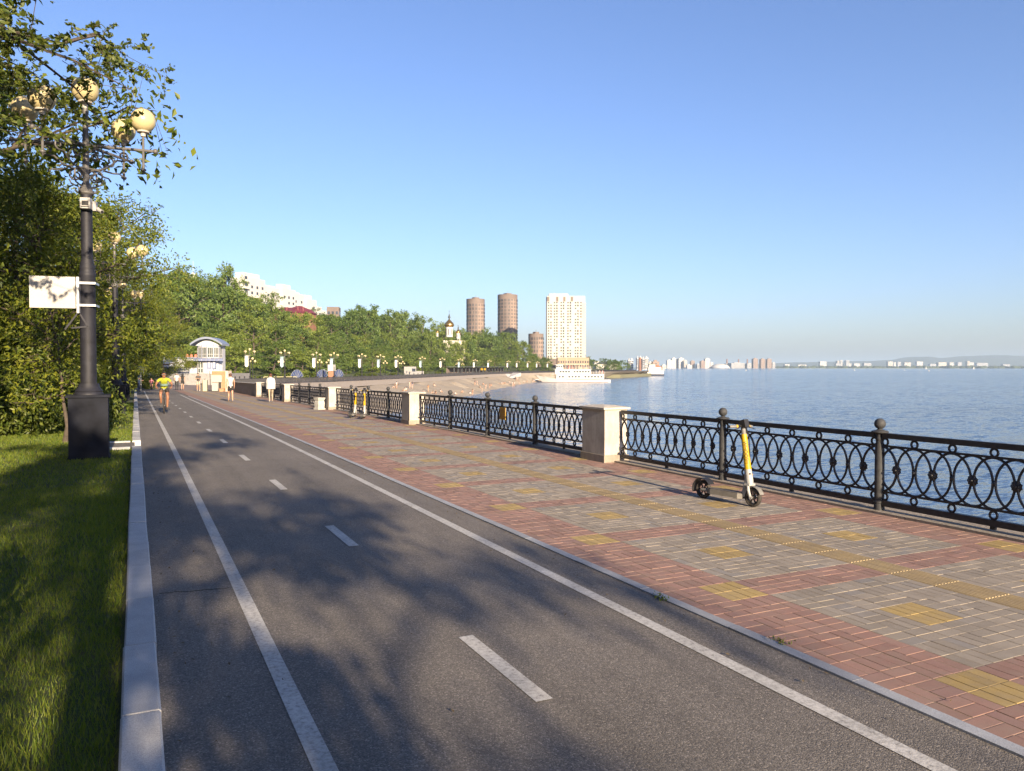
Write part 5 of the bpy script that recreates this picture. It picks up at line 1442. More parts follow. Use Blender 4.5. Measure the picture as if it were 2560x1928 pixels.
# stepped white flats on the hill
t = thing('apartment_building', 'long stepped white apartment building on the hilltop', 'building', (42.5, 347.5, 10), R(47))
xs = [0,15,30,41,51,60,67,73]; zs = [30.2,28.0,28.2,27.0,25.0,22.2,20.8]; ys = [0,2.2,1.2,2.6,1.4,2.6,3.4]
for k in range(7):
    block(t, xs[k], xs[k+1]-.02, ys[k], 7 + k*.1, 0, zs[k], M['flatwhite'], max(2, int((xs[k+1]-xs[k])/3.4)), 10 - k//2, 1.3, 1.2, 'fr', skip=.25, seed=k, hb=2, ht=2.5)
    b = MB(); b.box(xs[k]+1.5, xs[k+1]-2, 1.5+ys[k], 5.5, zs[k]+.01, zs[k] + (2.2 if k in (0,2,4) else .9)); b.build('roof_housing', M['flatwhite'], t)
for f in range(6):
    b = MB(); b.box(-1.1, 2.6, -1.2, 1.5, 13.5+f*2.9, 14.6+f*2.9); b.build('balcony', M['flatwhite'], t); b = MB(); b.box(.4,2.2,-.12,-.02,14.9+f*2.9,16.1+f*2.9); b.build('balcony_opening', M['winglass'], t)
t = thing('apartment_building', 'small cream building peeping out left of the white flats', 'building', (35.5, 345, 10), R(20))
block(t, 0, 7, 0, 10, 0, 20, M['creamwall'], 2, 6, 1.3, 1.4)
# brown building at the end
t = thing('office_building', 'low brown building right of the white flats', 'building', (94.6, 424, 10), R(-20)); block(t, 0, 6.4, 0, 9, 0, 24.5, M['brownwall'], 3, 5, 1.2, 1.6)
# house with plum roof below the flats
t = thing('house', 'house with a plum red roof among the trees below the white flats', 'building', (47.6, 301, 11.2), R(-26))
MB().box(0, 13.4, 0, 9, 0, 10.9).build('wall', M['orangewall'], t)
b = MB(); n = 12; vs = []; fs = []
for i in range(n+1):
    x = -.4 + 14.2*i/n; zz = 12.4 + 1.2*math.sin(math.pi*i/n) + .35*math.sin(4*math.pi*i/n)
    vs += [(x, -.5, 10.8), (x, 4.5, zz if 0 < i < n else 10.8), (x, 9.5, 10.8)]
    if i: o = 3*i; fs += [(o-3,o,o+1,o-2),(o-2,o+1,o+2,o-1)]
b.add(vs, fs).build('roof', M['redroof'], t)
for x in (3.8, 8.0, 10.0): MB().box(x, x+.7, 1.6, 2.3, 10.95, 13.1).build('dormer', M['redroof'], t)
# white lantern turret
t = thing('turret', 'white octagonal lantern turret with a thin spire above the trees', 'tower', (20.6, 318, 12))
b = MB(); b.lathe([(3.0,0),(3.0,20.2),(3.3,20.3),(3.2,20.9),(2.0,21.0),(1.4,21.05)], 8); b.build('drum', M['flatwhite'], t)
b = MB(); b.lathe([(1.35,21.06),(1.35,24.2),(1.6,24.3),(.9,25.0),(.2,25.6),(.06,25.9),(.05,30)], 8); ln = b.build('lantern', M['flatwhite'], t)
for k in range(8): a = k*math.pi/4 + math.pi/8; MB().obox((1.28*math.cos(a),1.28*math.sin(a),22.7),(.1,.4,1.8),Matrix.Rotation(a,3,'Z')).build('opening', M['winglass'], ln)
# church
t = thing('church', 'white church with golden onion domes rising over the wooded slope', 'church', (140.8, 360, 5.0))
b = MB(); b.box(-5,6.4,-5,7,0,9.8); b.build('nave', M['creamwall'], t)
def dome(x, y, z, r, name):
    b = MB(); b.lathe([(r*.78,z-r*2.2),(r*.78,z-.02)], 16, (x,y,0)); d = b.build('drum', M['flatwhite'], t, 40)
    for k in range(8): a = k*math.pi/4 + .2; MB().obox((x+r*.79*math.cos(a), y+r*.79*math.sin(a), z-r*1.1), (.06, r*.16, r*1.3), Matrix.Rotation(a,3,'Z')).build('window', M['winglass'], d)
    b = MB(); b.lathe([(r*.8,z),(r*1.05,z+r*.25),(r*1.1,z+r*.5),(r*.9,z+r*.9),(r*.5,z+r*1.3),(r*.22,z+r*1.6),(r*.17,z+r*1.7)], 18, (x,y,0)); g_ = b.build('dome', M['gold'], t, 60)
    b = MB(); b.lathe([(r*.16,z+r*1.69),(r*.16,z+r*2.0),(r*.3,z+r*2.05),(r*.26,z+r*2.25),(r*.04,z+r*2.9)], 10, (x,y,0)); b.tube((x,y,z+r*2.8),(x,y,z+r*3.7),.07,.07,5); b.obox((x,y,z+r*3.35),(.9,.1,.12)); b.build('cross', M['darkroof'], g_)
dome(0, 0, 16.6, 2.25, 'd'); dome(3.4, -3.2, 13.4, 1.15, 'd'); dome(5.6, 1.5, 12.8, 1.2, 'd'); dome(-6.0, 1.0, 13.6, .8, 'd')

def round_tower(label, x, y, z0, r, h, seed, low=False):
    t = thing('round_tower', label, 'tower block', (x, y, z0), R(10), 'round brown tower blocks')
    b = MB(); b.lathe([(.01,0),(r,0),(r,h),(r*.97,h),(r*.97,h-.8),(.01,h-.8)], 40); b.build('wall', M['brownwall'], t, 30)
    b = MB(); b.lathe([(r+.05,1),(r+.12,1.1),(r+.12,h-4),(r+.05,h-3.9)], 10, a0=R(-108), a1=R(-66)); b.build('light_panel', M['brownlight'], t, 30)
    b = MB(); fl = int(h/3.0); rg = random.Random(seed)
    for f in range(fl-1):
        for k in range(34):
            if k % 3 == 2 or rg.random() < .06: continue
            a = -math.pi*1.1 + k*math.pi*1.2/34; zz = 1.6 + f*3.0
            b.obox(((r+.13)*math.cos(a), (r+.13)*math.sin(a), zz+.75), (.2, r*.05, 1.9), Matrix.Rotation(a,3,'Z'))
    o = b.build('windows', M['winglass'], t); o['kind'] = 'stuff'
    b = MB(); b.box(-r*.3,r*.3,-r*.3,r*.3,h-.79,h+1.4); b.tube((0,0,h+1.4),(0,0,h+3.2),.12,.08,6); b.build('roof_housing', M['brownwall'], t)
    return t
round_tower('left and lower one of the two tall round brown towers', 248.4, 577, 4, 7.4, 52.5, 3)
round_tower('right and taller one of the two tall round brown towers', 297.7, 620, 4, 8.8, 61.5, 5)
round_tower('short round brown tower tucked behind the white high-rise', 263.5, 501, 2, 5.5, 24.0, 8)
t = thing('apartment_building', 'narrow grey slab at the left foot of the lower round tower', 'building', (236.5, 578, 4), R(-26)); block(t, 0, 3.6, 0, 10, 0, 24, M['greywall'], 2, 9, 1.1, 1.6)

# cream high-rise on the waterfront
t = thing('high_rise', 'cream high-rise apartment tower on the waterfront, tallest on the right', 'tower block', (287, 527.5, -1.0), R(-26))
W_ = 29.4
MB().box(0, W_, 0, 16, 9.0, 57.6).build('wall', M['creamwall'], t)
MB().box(.1, W_-.1, .1, 15.9, 0, 8.99).build('base', M['brownwall'], t)
MB().box(-.15, W_+.15, -.15, 16.15, 8.3, 9.3).build('cornice', M['brownwall'], t)
b = MB()
for k, x in enumerate((.6, 5.2, 10.4, 15.6, 21.4, 25.6)):
    for q, (dx, ww, hh) in enumerate(((0,1.25,1.1),(1.9,1.2,1.5))):
        if k == 5 and q: continue
        windows_on(b, Vector((x+dx,0,0)), Vector((1,0,0)), Vector((0,-1,0)), ww, 10.0, 53.5, 1, 20, ww*.95, hh, .12, k*2+q)
windows_on(b, Vector((W_,0,0)), Vector((0,1,0)), Vector((1,0,0)), 16, 10, 53.5, 5, 20, 1.6, 1.1, .1, 21)
o = b.build('windows', M['winglass'], t); o['kind'] = 'stuff'
for f in range(20):
    b = MB(); b.box(W_-1.7, W_+.75, -.75, 4, 10.0+f*2.175, 10.9+f*2.175); b.build('balcony', M['creamwall'], t)
rga = random.Random(6); b = MB()
for k in range(70): x = rga.choice((2.2,7.2,12.3,17.6,23.2)) + rga.uniform(-.3,.3); z = 10.3 + 2.175*rga.randrange(20); b.box(x, x+.8, -.38, -.01, z, z+.55)
b.build('air_conditioners', M['greywall'], t)['kind'] = 'stuff'
for x in (.05, 7.0, 12.5, 18.3): MB().box(x, x+1.9, -.12, 0-.01, 53.4, 57.0).build('brown_panel', M['brownwall'], t)
b = MB(); b.box(1.6, 16.5, 1.5, 12, 57.61, 59.4); b.tube((6,5,59.4),(6,5,60.5),.2,.2,6); b.build('roof_housing', M['creamwall'], t)
t = thing('podium_building', 'low cream waterfront building with rows of windows at the foot of the high-rise', 'building', (279.4, 497, -1.2), R(-26))
M['peach'] = pm('peach_wall', (.44,.31,.21), .8, 0, .06, .1)
block(t, 0, 23.0, 0, 14, 0, 9.6, M['peach'], 13, 2, 1.0, 1.7, 'fr', hb=2.2, ht=1.4); MB().box(-.2,23.2,-.2,14,9.61,9.95).build('roof', M['brownlight'], t)

# long pergola and kiosks at the far end of the promenade
t = thing('pergola', 'long dark pergola along the far end of the promenade', 'pergola', (118, 296, gz(290)), R(49))
for k in range(18): MB().box(k*5.0, k*5.0+.35, 0, .35, 0, 2.9).build('post', M['darkroof'], t)
MB().box(-.5,86,-1.2,3.2,2.91,3.25).build('canopy', M['darkroof'], t); MB().box(0,86,3.3,3.5,.3,2.7).build('back_wall', M['brownwall'], t)
for k in (7, 8): MB().box(k*5.0+1.0,k*5.0+4,-.1,0,1.5,2.6).build('yellow_sign', M['scyellow'], t)
t = thing('promenade_kiosk', 'white kiosk van in front of the hedge on the far promenade', 'kiosk', (76, 226, gz(220)), R(47))
MB().box(0,3.6,0,2.4,.02,3.1).build('cab', M['white'], t); MB().box(3.61,9.5,0,2.4,.02,1.7).build('counter', M['white'], t); MB().box(.5,3,-.03,-.01,1.6,2.5).build('window', M['winglass'], t)
t = thing('promenade_kiosk', 'orange and white kiosk behind the hedge by the fourth lamp', 'kiosk', (37, 172, gz(170) + .2), R(-15))
MB().box(0,1.1,0,2,0,1.6).build('counter', M['orangewall'], t); MB().box(1.6,2.9,0,2,0,1.9).build('booth', M['orangewall'], t); MB().box(1.5,3.1,-.2,2.1,1.91,3.3).build('sign_box', M['white'], t)
b = MB(); b.add([(-.5,-.8,1.7),(1.7,-.8,1.7),(1.7,2.4,1.7),(-.5,2.4,1.7),(.6,.8,2.3)], [(0,1,4),(1,2,4),(2,3,4),(3,0,4)]); b.build('awning', M['white'], t)
M['fanblue'] = pm('fan_blue_paint', (.06,.09,.22), .5, 0, .1)
for i, (x, y) in enumerate(((33.5,161),(39.5,165),(44.5,171))):
    t = thing('fan_bench', '%s blue fan-backed bench shelter on the far promenade' % ('left','middle','right')[i], 'bench', (x-3.2, y+2.6, gz(y)), R(38), 'fan-backed benches')
    b = MB()
    for k in range(7): a = R(20 + k*23); b.bar((0,0,.4),(2.0*math.cos(a),0,.4+2.0*math.sin(a)),.08,.08)
    b.path([(2.0*math.cos(R(20+k*14)),0,.4+2.0*math.sin(R(20+k*14))) for k in range(11)], .05, 5); b.build('fan_back', M['steel'], t)
    b = MB(); b.lathe([(.05,-.02),(1.95,-.02),(1.95,.02),(.05,.02)], 14, (0,.1,.4), 'y', R(20), R(160)); b.build('screen', M['fanblue'], t)
    MB().box(-1.7,1.7,-.7,-.1,.38,.46).build('seat', M['wood'], t); MB().box(-1.6,-1.45,-.65,-.1,0,.379).build('leg', M['steel'], t); MB().box(1.45,1.6,-.65,-.1,0,.379).build('leg', M['steel'], t)
t = thing('sports_frame', 'pale yellow pipe frame with green mat on the lawn behind the hedge', 'frame', (22.6, 156, hillz(23,156)), R(-26))
b = MB(); M['paleyellow'] = pm('pale_yellow_pipe', (.70,.64,.38), .5, 0, .05); b.path([(0,0,0),(0,0,.9),(.05,0,1.0),(6.2,0,1.0),(6.3,0,.9),(6.3,0,-.1),(6.1,-.6,-.2),(1,-.6,-.2)], .07, 6); b.tube((2.2,0,1.0),(2.2,0,0),.05,.05,6); b.build('pipe_frame', M['paleyellow'], t, 60)
MB().box(.6,4.0,-.3,.4,-.05,.28).build('mat', pm('green_mat', (.25,.50,.30), .7, 0, .1), t)
# white stair on the revetment
t = thing('beach_stairs', 'white concrete stairs leading from the far promenade down to the beach', 'stairs', (149.5, 312, -1.25), R(-43))
for k in range(8): MB().box(-2.6,2.6,-.9-k*.62,-.3-k*.62,-.9-.15-k*.2,-.05-k*.2).build('step', M['greywall'], t)
for s in (-1, 1):
    b = MB(); b.add([(s*2.7,-.2,.5),(s*6.6,-.2,.5),(s*2.7,-6.2,-1.6),(s*2.7,-.2,-1.7),(s*6.6,-.2,-1.0),(s*2.7,-6.2,-2.2)], [(0,1,2),(3,5,4),(0,3,4,1),(1,4,5,2),(2,5,3,0)]); b.build('side_wall', M['white'], t)

# ------------------------------------------------------------------ boats
M['shipwhite'] = pm('ship_white_paint', (.60,.60,.58), .4, 0, .04, .6); M['hulldark'] = pm('hull_dark_blue', (.03,.045,.09), .5, 0, .2, .6); M['bootline'] = pm('hull_red', (.25,.06,.04), .6, 0, .2)
def hull(L, Bm, zk, zd, bowk, mat, parent, sheer=.5, name='hull'):
    b = MB(); n = 12; vs = []; fs = []
    for i in range(n+1):
        u = i/n; x = -L/2 + L*u; w = Bm/2*min(1, (1-((u-bowk)/(1-bowk))**2.2 if u > bowk else 1)) ; w = max(w, .05)
        if u < .06: w *= .85
        dz = sheer*max(0, (u-.5)*2)**2
        xk = x - .10*L*max(0, (u-bowk)/(1-bowk))**1.5
        vs += [(xk,-w*.86,zk),(x,-w,zd+dz),(x,w,zd+dz),(xk,w*.86,zk)]
        if i: o = 4*i; fs += [(o-4,o,o+1,o-3),(o-3,o+1,o+2,o-2),(o-2,o+2,o+3,o-1)]
    fs += [(0,1,2,3),(4*n+3,4*n+2,4*n+1,4*n)]; return b.add(vs, fs).build(name, mat, parent, 40)
t = thing('river_cruiser', 'white two-deck river passenger boat moored at the end of the beach', 'boat', (191.5, 325.5, -5.6), R(180-26))
hull(36, 6.2, -.5, 1.3, .55, M['shipwhite'], t, 2.2)
hull(33.5, 6.26, -.52, .12, .5, M['bootline'], t, 0, 'waterline_band')
MB().box(-14.8,8.2,-2.7,2.7,1.51,3.9).build('main_deck_house', M['shipwhite'], t); MB().box(-15.2,10.2,-3.0,3.0,3.91,4.05).build('upper_deck', M['shipwhite'], t)
MB().box(-8.5,8.8,-2.5,2.5,4.06,6.3).build('upper_deck_house', M['shipwhite'], t); MB().box(-9.0,9.4,-2.9,2.9,6.31,6.45).build('sun_deck', M['shipwhite'], t)
MB().box(5.0,8.3,-2.1,2.1,6.46,8.5).build('wheelhouse', M['shipwhite'], t); MB().box(4.6,8.8,-2.4,2.4,8.51,8.65).build('wheelhouse_roof', M['shipwhite'], t)
b = MB()
for z, xa, xb, st in ((2.3,-14,7.5,1.55),(4.75,-7.8,8.2,1.35)):
    x = xa; rgw = random.Random(5)
    while x < xb:
        if rgw.random() > .18:
            for s in (-1, 1): y = s*(2.72 if z < 3 else 2.52); b.box(x, x+.95, min(y, y-s*.1), max(y, y-s*.1)+.0, z, z+.8)
        x += st
for s in (-1,1):
    for x in (5.4,6.5,7.5): b.box(x, x+.7, s*2.12-.03, s*2.12+.03, 7.2, 8.1)
o = b.build('windows', M['winglass'], t); o['kind'] = 'stuff'
b = MB(); b.tube((3.0,0,8.0),(3.0,0,12.2),.09,.05,6); b.tube((2.4,-.9,10.4),(2.4,.9,10.4),.04,.04,5); b.build('mast', M['shipwhite'], t)
b = MB()
for s in (-1,1):
    for z0, xa, xb in ((4.06,-15.0,-8.8),(6.46,-8.9,4.4),(1.6,8.4,14.5)):
        x = xa
        yy = s*(2.85 if xa < 8 else 1.6)
        while x < xb: b.tube((x,yy,z0),(x,yy,z0+1.0),.035,.035,4); x += .9
        b.tube((xa,yy,z0+1.0),(xb,yy,z0+1.0),.05,.05,4); b.tube((xa,yy,z0+.5),(xb,yy,z0+.5),.03,.03,4)
b.build('deck_rails', M['shipwhite'], t)
rgs = random.Random(3); b = MB()
for k in range(46):
    x = rgs.uniform(-8.6, 4.2) if k < 34 else rgs.uniform(-14.6, -9.2); z = 6.46 if k < 34 else 4.06; y = rgs.uniform(-2.6, 2.4); b.cm = rgs.randrange(5)
    b.lathe([(.01,z),(.13,z),(.17,z+.8),(.2,z+1.15),(.19,z+1.35),(.07,z+1.42),(.11,z+1.5),(.11,z+1.64),(.01,z+1.72)], 6, (x,y,0))
o = b.build('passengers', [CL['navy'], CL['red'], CL['charcoal'], CL['beige'], CL['white']], None, 60); tag(o, 'crowd of passengers on the open decks of the white river boat', 'crowd', kind='stuff'); o.matrix_world = Matrix.Translation((191.5, 325.5, -5.6)) @ Matrix.Rotation(R(180-26), 4, 'Z')
b = MB(); b.box(-5.5,3.6,-2.4,2.4,8.7,8.8)
for x in (-5.3,-1,3.4):
    for s in (-2.3,2.3): b.tube((x,s,6.46),(x,s,8.7),.05,.05,4)
b.build('awning', M['shipwhite'], t)
MB().box(-2.2,-1.0,-2.95,-2.8,7.1,7.9).build('life_ring_stand', M['orangewall'], t)
b = MB(); b.bar((14.5,-.2,1.9),(21.5,2.2,.6),.9,.12); b.build('gangway', M['steel'], t)
t = thing('push_tug', 'white-housed river vessel with dark bow, farther out right of the cruiser', 'boat', (384.5, 526, -5.6), R(180-26))
hull(20, 7, -.4, 1.6, .5, M['hulldark'], t, 1.3)
MB().box(-9.5,4.0,-3.2,3.2,1.61,4.4).build('deck_house', M['shipwhite'], t); MB().box(-7.5,3.0,-2.8,2.8,4.41,7.2).build('upper_house', M['shipwhite'], t); MB().box(-2.6,2.2,-2.3,2.3,7.21,9.6).build('wheelhouse', M['shipwhite'], t)
b = MB(); b.add([(-3,-2.6,9.61),(2.6,-2.6,9.61),(2.6,2.6,9.61),(-3,2.6,9.61),(-.2,0,10.6)], [(0,1,4),(1,2,4),(2,3,4),(3,0,4),(3,2,1,0)]); b.build('wheelhouse_roof', M['darkroof'], t)
b = MB(); b.box(-.6,.3,-2.95,-2.78,4.9,6.4); b.box(3.0,3.8,-3.3,-3.15,2.0,3.8); b.box(-7,-5.2,-2.95,-2.79,5.9,6.3)
for x in (-8,-5.5,-3,-.5): b.box(x,x+.8,-3.3,-3.18,2.6,3.3)
o = b.build('windows', M['winglass'], t); o['kind'] = 'stuff'
MB().box(4.2,9.0,-2.6,2.6,1.62,3.4).build('bow_gear', M['hulldark'], t)
def sailboat(label, x, y, h):
    t = thing('sailboat', label, 'boat', (x, y, -5.6), R(-30), 'sailing boats'); hull(h*.9, h*.28, -.3, h*.12, .4, M['shipwhite'], t)
    b = MB(); b.tube((0,0,.1*h),(0,0,h*1.1),.06,.05,5); b.build('mast', M['shipwhite'], t); b = MB(); b.add([(-h*.4,.02,h*.2),(-.1,.02,h*.2),(-.1,.02,h*1.05),(-h*.4,-.04,h*.2),(-.1,-.04,h*.2),(-.1,-.04,h*1.05)], [(0,1,2),(5,4,3),(0,2,5,3),(0,3,4,1)]); b.build('sail', M['shipwhite'], t)
sailboat('white sailing boat near the far shore, left of the two', 2130+520, 1860+60, 9); sailboat('white sailing boat at the right edge near the far shore', 2905, 1905, 10)
def buoy(label, x, y):
    t = thing('buoy', label, 'buoy', (x, y, -5.6), 0, 'white channel buoys'); b = MB(); b.lathe([(.01,-.3),(1.3,-.2),(1.4,.5),(1.0,.9),(.01,1.0)], 12); b.build('float', M['shipwhite'], t, 60); b = MB(); b.lathe([(.6,.95),(.45,2.6),(.5,2.7),(.01,3.3)], 10); b.build('top_mark', M['shipwhite'], t, 60)
for x, y, l in ((1100,1190,'leftmost small white channel buoy in the distance'),(1330,1125,'second small white channel buoy from the left'),(1560,1185,'third small white channel buoy from the left'),(1290,930,'rightmost and nearest small white channel buoy')): buoy(l, x, y)
t = thing('motor_boat', 'tiny white motor boat far out in front of the city', 'boat', (1130, 1500, -5.6), R(150)); hull(9, 2.8, -.3, .9, .4, M['shipwhite'], t); MB().box(-2.5,1.5,-1,1,.91,2.0).build('cabin', M['shipwhite'], t)

# ------------------------------------------------------------------ waterfront beyond the high-rise
t = thing('pier', 'low stone pier wall past the high-rise', 'pier', (428, 690, -5.7), R(31)); MB().box(0,112,-3,6,-1,3.2).build('quay', M['revet'], t); MB().box(70,86,-3.4,-3.01,-.5,2.9).build('arch_block', M['orangewall'], t)
for k in range(5): MB().box(90+k*5,90.6+k*5,-3.6,-3.02,-1,3.1).build('fender_post', M['darkroof'], t)
t = thing('waterfront_house', 'white waterfront house with a dark hipped roof right of the high-rise', 'building', (430, 683, -2.4), R(-22))
block(t, 0, 22, 0, 12, 0, 7.2, M['creamwall'], 9, 2, 1.1, 1.5); b = MB(); b.add([(-.6,-.6,7.21),(22.6,-.6,7.21),(22.6,12.6,7.21),(-.6,12.6,7.21),(5,6,10.2),(17,6,10.2)], [(0,1,5,4),(1,2,5),(2,3,4,5),(3,0,4),(3,2,1,0)]); b.build('roof', M['darkroof'], t)
MB().box(-1.5,3.5,5,12,0,10.5).build('annex', M['flatwhite'], t)
for i, (x, y, k, s) in enumerate([(424,716,0,1.2),(432,724,1,1.5),(440,730,2,1.6),(448,732,0,1.5),(456,734,1,1.4),(464,738,3,1.3),(472,742,0,1.1),(480,746,1,1.0),(487,752,3,.9),(436,745,2,1.9),(446,750,0,1.8),(456,755,2,1.6),(505,765,1,1.2),(512,768,3,1.3),(519,770,0,1.2),(528,772,1,1.1),(330,500,0,1.0),(345,520,1,1.1),(390,600,3,1.0),(400,620,0,1.2),(405,650,1,1.3)]):
    tree('shore_tree', 'green tree on the shore beyond the high-rise', TH[k], (x, y, -3.3), i*1.9, s, 'trees on the shore beyond the high-rise')
t = thing('pylon', 'lattice mast above the trees right of the high-rise', 'mast', (470, 790, -3.2)); b = MB()
for sx, sy in ((-1,-1),(1,-1),(1,1),(-1,1)): b.tube((sx*3,sy*3,0),(sx*.4,sy*.4,28),.25,.15,4)
for k in range(7): z = k*4.0; w = 3 - 2.6*z/28; b.path([(-w,-w,z),(w,-w,z),(w,w,z),(-w,w,z)], .12, 4, closed=True)
for z, w in ((20,5),(24,3.5)): b.tube((-w,0,z),(w,0,z),.2,.2,4)
b.build('lattice', M['darkroof'], t)
t = thing('chimney', 'brick chimney stack on the shore beyond the trees', 'chimney', (560, 790, -3.4)); b = MB(); b.lathe([(2.0,0),(1.5,16),(1.7,16.2),(1.7,17),(1.2,17)], 12); b.build('stack', M['brickstack'], t, 40)
t = thing('brick_shed', 'orange brick building with a pitched roof left of the distant twin towers', 'building', (565, 770, -3.4), R(-35)); MB().box(0,11,0,12,0,5).build('wall', M['orangewall'], t); b = MB(); b.add([(-.4,-.4,5.01),(11.4,-.4,5.01),(11.4,12.4,5.01),(-.4,12.4,5.01),(5.5,-.4,7.8),(5.5,12.4,7.8)], [(0,1,4),(2,3,5),(1,2,5,4),(3,0,4,5)]); b.build('roof', M['orangewall'], t)

# distant city across the bend: (bearing px, px, top px, metres away, wall)
yw_ = R(25.977)
def far_pt(px, d): r_ = (px-1280)/1940*d; return d*math.sin(yw_) + r_*math.cos(yw_), d*math.cos(yw_) - r_*math.sin(yw_)
CITY = [(1570,1577,900,1500,'greywall','grey-sided'),(1577,1583,899,1502,'flatwhite','narrow white'),(1592,1598,895,1450,'greywall','left grey-blue twin'),(1599,1605,894,1455,'flatwhite','left white twin'),(1606,1612,896,1450,'greywall','right grey-blue twin'),(1613,1621,895,1455,'flatwhite','right white twin'),
        (1622,1632,908,1460,'creamwall','low cream'),(1632,1648,904,1470,'brownlight','broad pinkish'),(1655,1666,913,2600,'creamwall','low sand-coloured'),(1668,1680,901,3100,'flatwhite','broad white'),(1680,1690,896,3110,'flatwhite','tallest white'),(1690,1697,899,3150,'greywall','grey'),(1697,1710,896,3120,'flatwhite','wide white'),
        (1710,1718,902,3100,'creamwall','cream'),(1718,1730,913,3050,'flatwhite','low white'),(1727,1737,903,3200,'brownlight','tan'),(1741,1751,911,3250,'greywall','low grey'),(1752,1763,903,3150,'brownlight','stepped tan'),(1763,1775,897,3160,'flatwhite','pale stepped'),(1776,1783,907,3300,'flatwhite','small pale'),
        (1828,1862,908,3350,'greywall','long low factory'),(1868,1882,909,3360,'greywall','low factory'),(1883,1895,897,3200,'brownlight','left one of the three brown'),(1902,1913,898,3210,'brownlight','middle one of the three brown'),(1918,1929,898,3220,'brownlight','right one of the three brown'),(1931,1938,907,3230,'greywall','short grey')]
for i, (a, b_, ty, d, wall, w) in enumerate(CITY):
    x, y = far_pt(a, d); wd_ = (b_-a)/1940*d; h = 1.75 + (918-ty)/1940*d + 3.6
    t = thing('city_block', '%s %s of the distant city across the water' % (w, 'tower block' if ty < 905 else 'building'), 'building', (x, y, -3.6), -yw_, 'distant city blocks')
    block(t, 0, wd_, 0, wd_*.8 + 8, 0, h, M[wall], max(3, int(wd_/5)), max(2, int(h/4.2)), 2.2, 1.9, 'f', skip=.1, seed=i, hb=2, ht=2)
    MB().box(wd_*.25, wd_*.7, 3, wd_*.5+4, h+.01, h+3).build('roof_housing', M[wall], t)
t = thing('arena', 'white domed arena in the distant city', 'building', far_pt(1800, 3150) + (-3.6,), -yw_)
b = MB(); n = 16
for i in range(n+1): pass
b.lathe([(38,0),(38,4),(35,9),(28,14),(16,18),(.1,19.5)], 28); b.build('dome', M['flatwhite'], t, 40); b = MB(); b.lathe([(40,0),(40,3.5),(38.1,3.6)], 28); b.build('ring', M['greywall'], t)
for i, px in enumerate((1817,1846,1868)):
    t = thing('smokestack', '%s factory smokestack of the distant city' % ('left','middle','right')[i], 'chimney', far_pt(px, 3400) + (-3.6,)); b = MB(); b.lathe([(4,0),(2.6,40),(2.8,40.2),(2.8,41),(1.8,41)], 10); b.build('stack', M['brickstack'], t, 40); MB().box(-9,9,-6,10,0,21).build('boiler_house', M['greywall'], t)
rg = random.Random(12)
SH = [(2050,2066,904),(2090,2100,909),(2093,2098,902),(2101,2106,901),(2115,2123,901),(2110,2128,909),(2135,2150,909),(2160,2178,908),(2220,2232,904),(2234,2240,906),(2244,2252,905),(2261,2277,906.5),(2292,2307,904),(2325,2340,910),(2346,2366,906),(2374,2384,906.5),(2394,2404,906),(2418,2424,903),(2424,2434,906.5),(2442,2470,907.5),(1995,2016,912),(1962,1974,911),(2508,2524,911)]
for i, (a, b_, ty) in enumerate(SH):
    d = 5200 + 90*(i % 7); x, y = far_pt(a, d); wd_ = (b_-a)/1940*d; h = 1.75 + (918-ty)/1940*d + 3.4
    t = thing('shore_building', 'pale building on the low far shore across the river', 'building', (x, y, -3.4), -yw_, 'pale buildings of the far shore')
    block(t, 0, wd_, 0, 30, 0, h, M[('flatwhite','greywall','creamwall')[i % 3]], max(3, int(wd_/9)), max(2, int(h/7)), 4, 3, 'f', skip=.1, seed=i, hb=3, ht=3)
# wooded low shore: too far to tell trees apart
V = []; F = []; rgn = np.random.default_rng(4)
b = MB()
for k in range(240):
    px = 1930 + k*3.2 + rg.uniform(-1,1); d = 4300 + rg.uniform(0,500) - max(0, px-2300)*1.0; x, y = far_pt(px, d); r_ = rg.uniform(7,13)
    b.ball((x, y, -3.2 + r_*.25), r_, 7, 5, (1.6,1.6,rg.uniform(.6,1.0)))
o = b.build('far_shore_wood', pm('far_wood_green', (.055,.075,.028), .95, 0, .4, .02, space='World'), None, 60); tag(o, 'low band of trees along the far shore across the river', 'wood', kind='stuff')
# low hills
def ridge(name, prof, d, depth, col):
    V = []; F = []; n = 0
    xs_ = np.linspace(prof[0][0], prof[-1][0], 220); ys_ = np.interp(xs_, [p[0] for p in prof], [p[1] for p in prof])
    for i, (px, py) in enumerate(zip(xs_, ys_)):
        h = (918-py)/1940*d + 3*mnoise.noise((i*.21,0,d)) + 1.5*mnoise.noise((i*.7,1,d)); x0, y0 = far_pt(px, d-depth); x1, y1 = far_pt(px, d); x2, y2 = far_pt(px, d+depth)
        xm, ym = far_pt(px, d-depth*.5)
        V += [(x0,y0,-6),(xm,ym,max(-4, h*.55 + 4*mnoise.noise((i*.3,5,d)))),(x1,y1,h),(x2,y2,-6)]
        if i:
            for k in (1,2,3): o = 4*i + k; F.append((o-5, o-1, o, o-4))
    o = struct(link(bpy.data.objects.new(name, np_mesh(name, np.array(V), np.array(F), pm(name + '_woods', col, .95, 0, .3, .004, space='World'), True))))
ridge('hills', [(1780,912),(1900,909),(1960,906.5),(2090,903.5),(2180,902),(2230,899.5),(2262,893),(2290,892),(2325,891.5),(2350,895),(2400,891),(2480,887.5),(2520,888),(2560,890),(2700,884),(2900,888),(3200,896),(3500,905)], 9000, 900, (.05,.065,.03))

